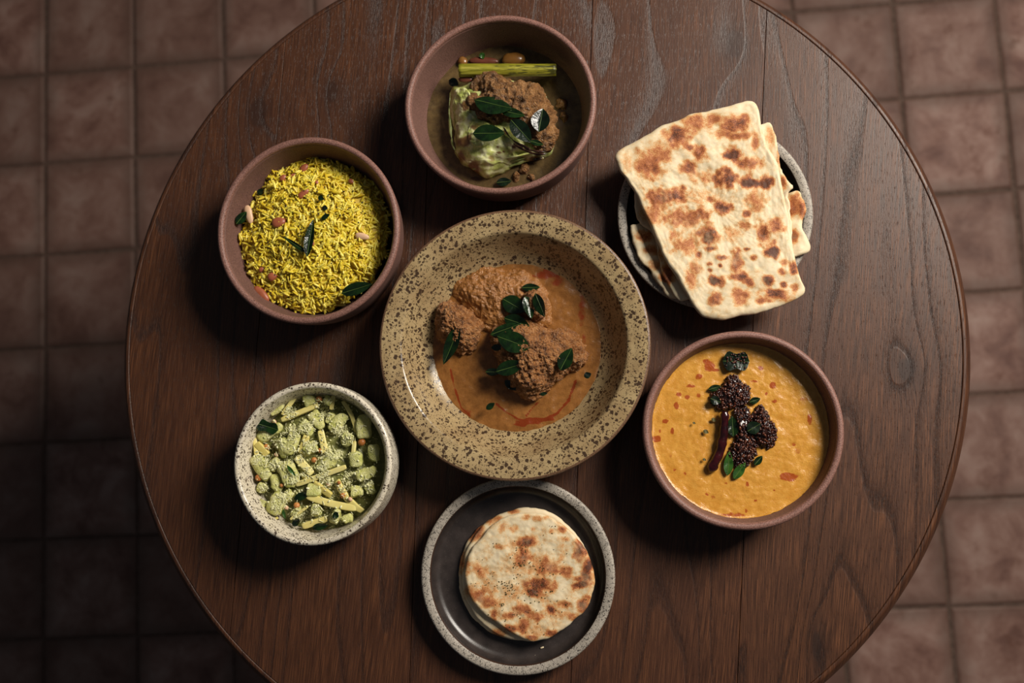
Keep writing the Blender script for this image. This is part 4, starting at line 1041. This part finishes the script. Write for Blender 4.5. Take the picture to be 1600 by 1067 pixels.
# ------------------------------------------------------------------ cucumber salad
Zs = Conv(340, 580, 3.68)
def salad():
    rnd = random.Random(31); hb = 0.032
    r = inner_r(sal_ip, hb) + 0.0006; c = sal_c
    zf = lambda x, y: 0.0070 * max(0, 1 - ((x - c.x) ** 2 + (y - c.y) ** 2) / r ** 2) + 0.0016 * fbm((x, y, 2), 130, 4)
    V, F = disc(c, r, hb, 40, 140, zf, 0.012)
    o = obj('chopped_herb_dressing', V, F, M['salad_under']); tag(o, 'dark green chopped herb dressing beneath the cucumber salad', 'dressing')
    trees = [bvh_of(V, F)]
    inr = lambda p: math.hypot(p.x - c.x, p.y - c.y)
    def piece(x0, y0, x1, y1, w, mat, name, lab, cat, grp, hr, ex, nz, bend=0.0, dz=0.0, ext=0.0, tp=0.0):
        h = hb + 0.008
        for _ in range(2):
            a = W(*Zs(x0, y0), h); b = W(*Zs(x1, y1), h); z = top_z((a.x + b.x) / 2, (a.y + b.y) / 2, trees, T + h); h = z - T
        a = W(*Zs(x0, y0), h); b = W(*Zs(x1, y1), h)
        mp = MPP(488, 724, h) / Zs.k; ww = w * mp * (1.1 if mat == 'cucumber' else 1.0)
        d = (b - a).normalized(); a = a - d * ext * ww; b = b + d * ext * ww
        za = top_z(a.x, a.y, trees, z); zb = top_z(b.x, b.y, trees, z)
        za, zb = lerp(z, za, 0.5), lerp(z, zb, 0.5)
        up = ww * hr * 0.22 + dz
        a.z, b.z = za + up, zb + up
        V, F = superell(a, b, ww * (1 + tp * 0.4), ww * hr, ex, 18, 14, bend * mp, nz, x0, rnd.uniform(-.4, .4), tp)
        o = obj(name, V, F, M[mat]); tag(o, lab, cat, grp)
        trees.append(bvh_of(V, F))
        return o
    CU = 'cucumber chunks in the salad'; MA = 'green mango sticks in the salad'; LE = 'fried lentils in the salad'
    cuc = [(520, 680, 600, 690, 70), (850, 250, 850, 385, 80), (900, 420, 912, 520, 62), (800, 605, 915, 562, 62), (660, 830, 705, 842, 84), (742, 822, 762, 872, 60), (640, 300, 660, 240, 50), (770, 700, 840, 690, 60), (870, 640, 900, 700, 50), (500, 180, 560, 160, 60), (620, 150, 660, 180, 50),
           (330, 590, 352, 690, 62), (300, 240, 380, 182, 56), (362, 385, 392, 500, 72), (660, 350, 742, 250, 72), (720, 372, 782, 402, 72), (790, 462, 802, 552, 72), (545, 235, 608, 330, 72), (310, 820, 372, 700, 92), (390, 700, 430, 730, 60), (250, 800, 270, 740, 50), (232, 658, 290, 680, 50), (540, 800, 602, 810, 66), (440, 800, 470, 830, 60),
           (240, 395, 372, 310, 76), (410, 482, 462, 320, 72), (480, 300, 552, 360, 86), (305, 520, 345, 565, 72), (212, 485, 298, 622, 76), (570, 570, 682, 492, 62), (385, 525, 442, 662, 98), (520, 420, 555, 470, 74)]
    for i, q in enumerate(cuc):
        lab = 'pale green cucumber chunk coated in coconut in the speckled bowl'
        lab = {(240, 395): 'curved cucumber chunk beneath the broad dark herb leaf', (545, 235): 'cucumber chunk with a thick mango stick resting against its end', (570, 570): 'textured cucumber chunk touching the straight top mango stick',
               (520, 680): 'shaded cucumber chunk between two long mango sticks', (660, 830): 'coconut covered cucumber chunk with a small herb leaf on it', (305, 520): 'small cucumber cube between the long stick and the largest slice',
               (330, 590): 'cucumber chunk wedged under the long rectangular cucumber stick', (790, 462): 'smooth cucumber chunk under a thin short mango stick', (850, 250): 'smooth pale cucumber chunk by the bowl wall touching the largest lentil'}.get(q[:2], lab)
        if q[0] == 385: lab = 'largest glossy cucumber slice in the speckled bowl, a green shred on it'
        if q[0] == 212: lab = 'long rectangular cucumber stick against the speckled bowl wall'
        piece(*q, 'cucumber', 'cucumber_chunk', lab, 'cucumber', CU, 0.66, rnd.choice((0.42, 0.52, 0.62, 0.7)), 0.0012, bend=rnd.uniform(-10, 10), tp=rnd.uniform(0, 0.4))
    mg = [(670, 140, 655, 222, 26, 0), (720, 172, 802, 350, 24, 14), (790, 400, 784, 492, 24, 0), (215, 372, 232, 482, 28, 0), (232, 412, 292, 482, 42, 0), (375, 252, 462, 130, 27, 0), (370, 282, 582, 194, 32, 0), (595, 340, 622, 470, 40, 0), (482, 470, 522, 368, 42, 0), (455, 492, 548, 592, 46, 0), (555, 640, 657, 715, 36, 0), (515, 715, 805, 788, 42, -10), (690, 625, 838, 805, 38, -22), (490, 890, 632, 846, 36, 0), (420, 852, 522, 776, 16, 0), (455, 652, 742, 548, 30, 0), (300, 870, 350, 840, 14, 0), (480, 590, 520, 620, 20, 0)]
    for q in mg:
        lab = 'pale yellow green mango stick in the speckled bowl'
        lab = {(370, 282): 'long mango stick whose tip points at an orange lentil', (490, 890): 'short straight mango stick resting near a dark herb leaf by the wall', (420, 852): 'thinnest mango sliver in the salad beside a round lentil',
               (595, 340): 'thick short mango stick leaning on a cucumber chunk', (720, 172): 'thin curved mango stick along the shaded bowl wall', (515, 715): 'longest thick mango stick lying flat in the salad', (232, 412): 'wide mango piece under a lentil near the broad herb leaf'}.get(q[:2], lab)
        if q[0] == 690: lab = 'long curved mango stick reaching down to the speckled bowl wall'
        if q[0] == 455 and q[1] == 652: lab = 'straight mango stick lying on top across the middle of the salad'
        piece(*q[:5], 'mango', 'mango_stick', lab, 'mango', MA, 0.7, 0.32, 0.0002, bend=q[5], dz=0.0006)
    LL = {(588, 160): 'orange fried lentil at the tip of the long mango stick', (832, 407): 'largest orange fried lentil, resting by a smooth cucumber chunk', (285, 437): 'orange fried lentil lying on a wide mango piece', (240, 612): 'orange fried lentil wedged between the bowl wall and long cucumber stick', (460, 770): 'round orange fried lentil beside the thinnest mango sliver'}
    for (x, y, s) in ((285, 437, 44), (588, 160, 42), (832, 407, 50), (558, 510, 38), (240, 612, 46), (460, 770, 42), (722, 714, 36), (595, 455, 32), (700, 640, 24), (372, 655, 28)):
        piece(x - s * .3, y - s * .3, x + s * .3, y + s * .3, s * 0.86, 'lentil', 'fried_lentil', LL.get((x, y), 'orange fried lentil in the cucumber salad'), 'lentil', LE, 0.85, 0.95, 0.0001, dz=0.0008)
    for (x, y, s) in ((400, 782, 32), (765, 735, 32), (640, 650, 34), (330, 290, 34), (340, 480, 30)):
        piece(x - s * .3, y - s * .3, x + s * .3, y + s * .3, s * 0.7, 'nut_pale', 'peanut_piece', 'pale peanut piece in the cucumber salad', 'nut', 'peanut pieces in the salad', 0.8, 0.9, 0.0001, dz=0.0008)
    # grated coconut, nobody could count it
    P = []
    cl = [(330, 200), (430, 350), (520, 320), (540, 430), (480, 480), (700, 340), (620, 250), (640, 480), (600, 560), (380, 720), (560, 800), (670, 830), (300, 520), (230, 500), (500, 580), (370, 540), (440, 620), (690, 480), (700, 690), (460, 830), (330, 780), (620, 620), (760, 600), (860, 640), (250, 670), (600, 190), (420, 230), (740, 380), (350, 420)]
    for _ in range(2300):
        if rnd.random() < 0.9: q = rnd.choice(cl); x, y = rnd.gauss(q[0], 21), rnd.gauss(q[1], 18)
        else: x, y = rnd.uniform(190, 930), rnd.uniform(130, 900)
        p = W(*Zs(x, y), hb + 0.006)
        if inr(p) > r * 0.98: continue
        z = top_z(p.x, p.y, trees)
        if z is None: continue
        p = W(*Zs(x, y), z - T); p.z = z + rnd.uniform(0.0, 0.0010)
        a = rnd.uniform(0, 2 * PI); d = Vector((math.cos(a), math.sin(a), rnd.uniform(-.5, .5))) * rnd.uniform(0.0008, 0.0024)
        P.append(superell(p - d, p + d, rnd.uniform(0.0004, 0.0009), 0.0005, 0.7, 3, 5, rnd.uniform(-.0005, .0005)))
    for _ in range(900):                                   # crumbs of pounded coconut and cucumber in the gaps
        if rnd.random() < 0.5: q = rnd.choice(cl); x, y = rnd.gauss(q[0], 30), rnd.gauss(q[1], 26)
        else: x, y = rnd.uniform(200, 920), rnd.uniform(140, 890)
        p = W(*Zs(x, y), hb + 0.006)
        if inr(p) > r * 0.97: continue
        z = top_z(p.x, p.y, trees[:1] if rnd.random() < 0.6 else trees)
        if z is None: continue
        p.z = z + 0.0004; sz = rnd.uniform(0.0008, 0.0019); a = rnd.uniform(0, PI); d = Vector((math.cos(a), math.sin(a), rnd.uniform(-.4, .4))) * sz * 0.7
        P.append(superell(p - d, p + d, sz, sz * 0.8, 0.7, 5, 6, 0, sz * 0.25, rnd.uniform(0, 50)))
    V, F = merge(P); s = obj('grated_coconut', V, F, M['coconut']); tag(s, 'grated coconut shreds clinging to the cucumber salad', 'coconut', kind='stuff')
    trees.append(sal_t)
    G = 'green herb pieces in the salad'
    def lf(b, t, w, lab, **kw): return leaf(Zs, b, t, w, trees, lab, group=G, hint=0.04, name='herb_leaf', **kw)
    lf((228, 300), (348, 338), 66, 'broad dark green herb leaf at the edge of the cucumber salad', mat='leaf', fold=0.25, blunt=True)
    lf((398, 540), (450, 605), 18, 'thin green herb shred on the largest cucumber slice', mat='leaf_bright', rib=False, fold=0.3)
    lf((440, 735), (530, 700), 40, 'dark herb leaf under the long mango sticks', mat='leaf', rib=False)
    lf((665, 815), (695, 840), 34, 'small herb leaf on a coconut covered cucumber chunk', mat='leaf', rib=False)
    lf((545, 900), (635, 885), 36, 'dark herb leaf at the lower wall of the speckled bowl', mat='leaf', rib=False)
    lf((432, 890), (470, 850), 34, 'herb scrap between coconut shreds near the bowl wall', mat='leaf_dark', rib=False)
    lf((375, 790), (390, 850), 16, 'narrow green herb stem beside a peanut piece', mat='leaf_bright', rib=False)
salad()

# ------------------------------------------------------------------ cabbage dish
Zc = Conv(680, 80, 5.082)
def cabbage():
    h = 0.024; c = cab_c; r = inner_r(cab_ip, h) + 0.001
    zf = lambda x, y: 0.0006 * noise.noise(Vector((x * 90, y * 90, 1)))
    V, F = disc(c, r, h, 50, 180, zf, 0.008)
    o = obj('thin_gravy', V, F, M['broth']); tag(o, 'thin olive brown gravy around the cabbage wedge', 'gravy')
    paint(o, 'oil', spots([(60, 480, 60, 120, .5), (330, 1010, 60, 20, .9), (1000, 480, 60, 200, .6), (60, 700, 40, 80, .4), (700, 960, 90, 40, .5)], Zc, h, 0.5, 90, 0.7))
    trees = [bvh_of(V, F)]
    full = [(112, 285), (180, 225), (330, 165), (450, 150), (600, 190), (740, 240), (860, 300), (925, 420), (950, 580), (950, 700), (900, 790), (830, 838), (700, 870), (600, 905), (480, 960), (385, 985), (280, 925), (185, 850), (138, 720), (120, 500)]
    hz = 0.030
    ol = outl(Zc, full, h + 0.012)
    def tilt(x, y):
        return 0.0
    V, F = mound(ol, T + h - 0.002, hz, 3.2, 1.8, 40, 150, None, 0.008)
    V = displace(V, F, lambda v, n: (0.0026 * fbm((v.x, v.y, v.z), 45, 3) + 0.0016 * fbm((v.x * 0.5 + v.y * 0.4, v.y, v.z), 150, 4)) if v.z > T + h - 0.003 else 0)
    cw = obj('cabbage_wedge', V, F, M['cabbage']); tag(cw, 'braised green cabbage wedge covered with brown onion masala', 'cabbage')
    paint(cw, 'char', spots([(230, 690, 85, 55, .9), (280, 880, 75, 50, .9), (170, 620, 40, 70, .6), (330, 770, 50, 30, .5), (700, 800, 40, 20, .6), (180, 780, 50, 50, .75), (250, 400, 60, 80, .8), (400, 960, 40, 30, .7), (215, 370, 40, 50, .7), (150, 800, 30, 60, .6), (160, 300, 30, 40, .5), (440, 830, 25, 40, .5), (500, 790, 30, 10, .6), (540, 780, 14, 12, .9), (490, 750, 14, 10, .8), (620, 745, 18, 12, .9), (480, 800, 10, 10, .9), (640, 640, 90, 40, .5), (790, 800, 60, 24, 1.4), (860, 800, 60, 24, 1.5), (550, 940, 20, 14, .7), (130, 600, 16, 80, .4)], Zc, h + 0.03, 0.5, 110, 0.6))
    wt = bvh_of(V, F); trees.append(wt)
    # outer leaves wrapped over the wedge
    chars = spots([(230, 690, 80, 50, .95), (280, 880, 90, 40, .9), (160, 640, 30, 90, .6), (400, 950, 50, 26, .8), (180, 790, 50, 50, .8), (440, 830, 30, 34, .6), (540, 780, 12, 10, 1.0), (492, 752, 12, 9, .9), (500, 790, 26, 9, .8), (620, 745, 18, 10, 1.0), (480, 806, 9, 9, 1.0), (800, 800, 50, 20, 1.4), (560, 640, 40, 20, .8), (330, 590, 60, 30, .7), (250, 430, 60, 60, .8), (680, 800, 30, 14, .7)], Zc, h + 0.03, 0.55, 130, 0.7)
    for pts, off, th, sd in (([(128, 470), (200, 440), (290, 500), (350, 560), (440, 590), (545, 600), (600, 680), (690, 740), (790, 785), (730, 815), (600, 835), (500, 860), (420, 872), (330, 880), (240, 850), (170, 770), (140, 650)], 0.0010, 0.0011, 3),
                             ([(118, 300), (170, 250), (230, 270), (280, 350), (270, 450), (240, 520), (180, 560), (130, 540), (120, 420)], 0.0014, 0.0010, 7),
                             ([(300, 560), (400, 560), (470, 640), (450, 720), (370, 760), (280, 720), (260, 630)], 0.0024, 0.0009, 12),
                             ([(560, 650), (640, 690), (730, 745), (850, 790), (800, 815), (700, 815), (610, 790), (550, 730)], 0.0026, 0.0009, 15)):
        V2, F2 = slab(outl(Zc, pts, h + 0.028), lambda x, y, off=off, sd=sd: top_z(x, y, [wt], T + h + 0.004) + off + 0.0011 * fbm((x, y, sd), 110, 3), th, 120, 26, 0.0012, 0.0007, sd, 0.0016)
        q = obj('outer_leaf', V2, F2, M['cabbage'], cw); paint(q, 'char', chars); trees.append(bvh_of(V2, F2))
    # edges of the leaves that make up the wedge
    layers = [([(300, 935), (420, 905), (560, 880), (700, 850), (830, 815)], 0.010, 22, 'cabbage_leaf'), ([(360, 965), (470, 945), (600, 912), (720, 872), (840, 838)], 0.005, 20, 'cabbage_leaf'), ([(250, 880), (400, 870), (540, 850), (680, 825), (800, 790)], 0.017, 20, 'cabbage'), ([(545, 610), (600, 690), (690, 750), (780, 790), (880, 800)], 0.031, 18, 'char'), ([(560, 650), (620, 730), (700, 780), (800, 815), (900, 815)], 0.027, 16, 'char'), ([(118, 330), (112, 480), (122, 620), (140, 740), (185, 850)], 0.012, 16, 'cabbage_leaf')]
    for pts, hh, w, mt in layers:
        P = spline3([W(*Zc(x, y), h + hh) for x, y in pts], 22)
        mp = MPP(790, 200, h + hh) / 5.082; n = len(P)
        rad = [mp * w * (0.25 + 0.75 * math.sin(PI * min(1, max(0, i / (n - 1)))) ** 0.6) * 0.5 for i in range(n)]
        V, F = tube(P, rad, 10)
        V = displace(V, F, lambda v, nn: 0.0012 * fbm(tuple(v), 150, 3))
        q = obj('leaf_layer', V, F, M[mt], cw)
        if mt == 'cabbage':
            paint(q, 'char', lambda v: 0.2)
        trees.append(bvh_of(V, F))
    # masala heap
    ps = [(320, 175), (385, 130), (430, 118), (470, 165), (560, 190), (720, 232), (850, 280), (930, 420), (965, 600), (955, 720), (880, 775), (770, 745), (660, 650), (560, 595), (440, 600), (340, 570), (262, 450), (225, 380), (290, 320), (285, 250)]
    zb = h + 0.018
    V, F = mound(outl(Zc, ps, h + 0.026), T + zb, 0.0185, 3.0, 1.6, 46, 170, None, 0.006)
    V = displace(V, F, lambda v, n: 0.0026 * fbm((v.x, v.y, v.z), 85, 3) + 0.0026 * fbm((v.x, v.y, v.z + 4), 210, 4))
    pm = obj('onion_masala', V, F, M['paste']); tag(pm, 'chunky brown onion masala spooned over the cabbage wedge', 'masala')
    trees.append(bvh_of(V, F))
    # right-hand masala in the shade, lumps in gravy
    rnd = random.Random(8)
    for (x, y, s, lab) in ((1010, 420, 110, 'lump of masala sunk in the shaded gravy beside the cabbage'), (1020, 520, 80, 'small lump of masala in the shaded gravy'), (700, 930, 100, 'glossy masala lump in the gravy below the cabbage'), (640, 1000, 80, 'small glossy masala lump near the rim below the cabbage'), (760, 1000, 70, 'dull masala lump in the gravy below the cabbage')):
        ol = outl(Zc, [(x + s * .5 * math.cos(a) * rnd.uniform(.7, 1.2), y + s * .5 * math.sin(a) * rnd.uniform(.7, 1.2)) for a in [2 * PI * k / 9 for k in range(9)]], h)
        V, F = mound(ol, T + h - 0.001, 0.0055, 2, 1.6, 12, 40, None, 0.003); V = displace(V, F, lambda v, n: 0.0016 * fbm((v.x, v.y, v.z), 190, 3))
        q = obj('masala_lump', V, F, M['paste']); tag(q, lab, 'masala', 'masala lumps in the gravy')
    # lemongrass
    hl = 0.047
    a = W(*Zc(188, 152), hl); b = W(*Zc(960, 150), hl - 0.006); n = 30
    P = [a.lerp(b, i / n) for i in range(n + 1)]; rr = 50 / 5.082 * MPP(790, 110, hl)
    V, F = tube(P, [rr * (1 - 0.08 * i / n) for i in range(n + 1)], 28)
    ax = (b - a).normalized()
    def ribs(v, nn):
        t = (v - a).dot(ax); p = v - a - ax * t
        return 0.00035 * math.sin(math.atan2(p.z, p.y) * 9 + t * 12) + 0.0003 * fbm((v.x * 0.15, v.y, v.z), 300, 2)
    V = displace(V, F, ribs)
    lg = obj('lemongrass_stalk', V, F, M['grass']); tag(lg, 'charred yellow green lemongrass stalk leaning across the cabbage bowl', 'lemongrass')
    trees.append(bvh_of(V, F))
    V, F = tube([a + ax * 0.004 + Vector((0, -rr * 0.35, rr * 0.72)), a.lerp(b, 0.35) + Vector((0, -rr * 0.2, rr * 0.82)), a.lerp(b, 0.7) + Vector((0, -rr * 0.3, rr * 0.74))], [0.0009, 0.0011, 0.0005], 6)
    obj('outer_leaf_edge', V, F, M['grass'], lg)
    # shallots behind and under the stalk
    def bit(x0, y0, x1, y1, w, hh, mat, lab):
        p = W(*Zc(x0, y0), hh); q = W(*Zc(x1, y1), hh); ww = w / 5.082 * MPP(790, 110, hh)
        V, F = superell(p, q, ww, ww * 0.75, 0.9, 16, 14, 0, 0.0005, x0)
        o = obj('shallot_piece', V, F, M[mat]); tag(o, lab, 'shallot', 'shallot pieces in the cabbage dish')
    bit(530, 70, 715, 60, 110, 0.0275, 'shallot', 'whole ochre shallot behind the lemongrass stalk')
    bit(185, 60, 250, 100, 70, 0.0265, 'shallot', 'cut ochre shallot at the end of the lemongrass stalk')
    bit(270, 75, 500, 80, 60, 0.026, 'shallot_red', 'long reddish shallot strip behind the lemongrass stalk')
    bit(185, 225, 300, 220, 60, 0.042, 'shallot_red', 'reddish shallot strip under the lemongrass stalk')
    bit(100, 60, 120, 55, 10, 0.028, 'shallot_red', 'tiny shallot scrap in the gravy by the bowl wall') if False else None
    trees.append(cab_t)
    G = 'curry leaves on the cabbage'
    def lf(b, t, w, lab, **kw): return leaf(Zc, b, t, w, trees, lab, group=G, **{'hint': 0.06, **kw})
    lf((315, 395), (612, 462), 150, 'large glossy curry leaf arched over the masala', fold=-0.25, roll=-0.35, lift=0.0035)
    lf((345, 462), (610, 470), 40, 'narrow curry leaf half under the largest glossy leaf', fold=0.2)
    lf((520, 470), (712, 512), 70, 'mid sized curry leaf between the two large leaves on the masala', fold=0.2)
    lf((600, 545), (765, 725), 120, 'wrinkled dark curry leaf running down the masala', mat='leaf_dark', fold=0.3)
    lf((755, 715), (860, 742), 42, 'small curry leaf at the charred edge of the cabbage', fold=0.2)
    lf((822, 640), (855, 455), 130, 'folded two tone curry leaf on the right slope of the masala', mat='leaf_dark', fold=0.4, blunt=False)
    lf((300, 655), (552, 650), 120, 'bright broken curry leaf lying on the bare cabbage', fold=0.2, mat='leaf', lift=0.001)
    lf((108, 232), (185, 265), 62, 'small curry leaf at the corner of the cabbage wedge', hint=0.03, fold=0.2, rib=False)
    lf((362, 12), (385, 60), 40, 'tiny bright leaf behind the lemongrass stalk', hint=0.026, mat='leaf_bright', fold=0.2, rib=False)
    lf((485, 1045), (605, 1030), 62, 'dark curry leaf in the gravy near the bowl rim', hint=0.026, mat='leaf_dark', fold=0.1)
cabbage()

for o in bpy.data.objects:
    if '_w' in o: del o['_w']
    if '_R' in o: del o['_R']
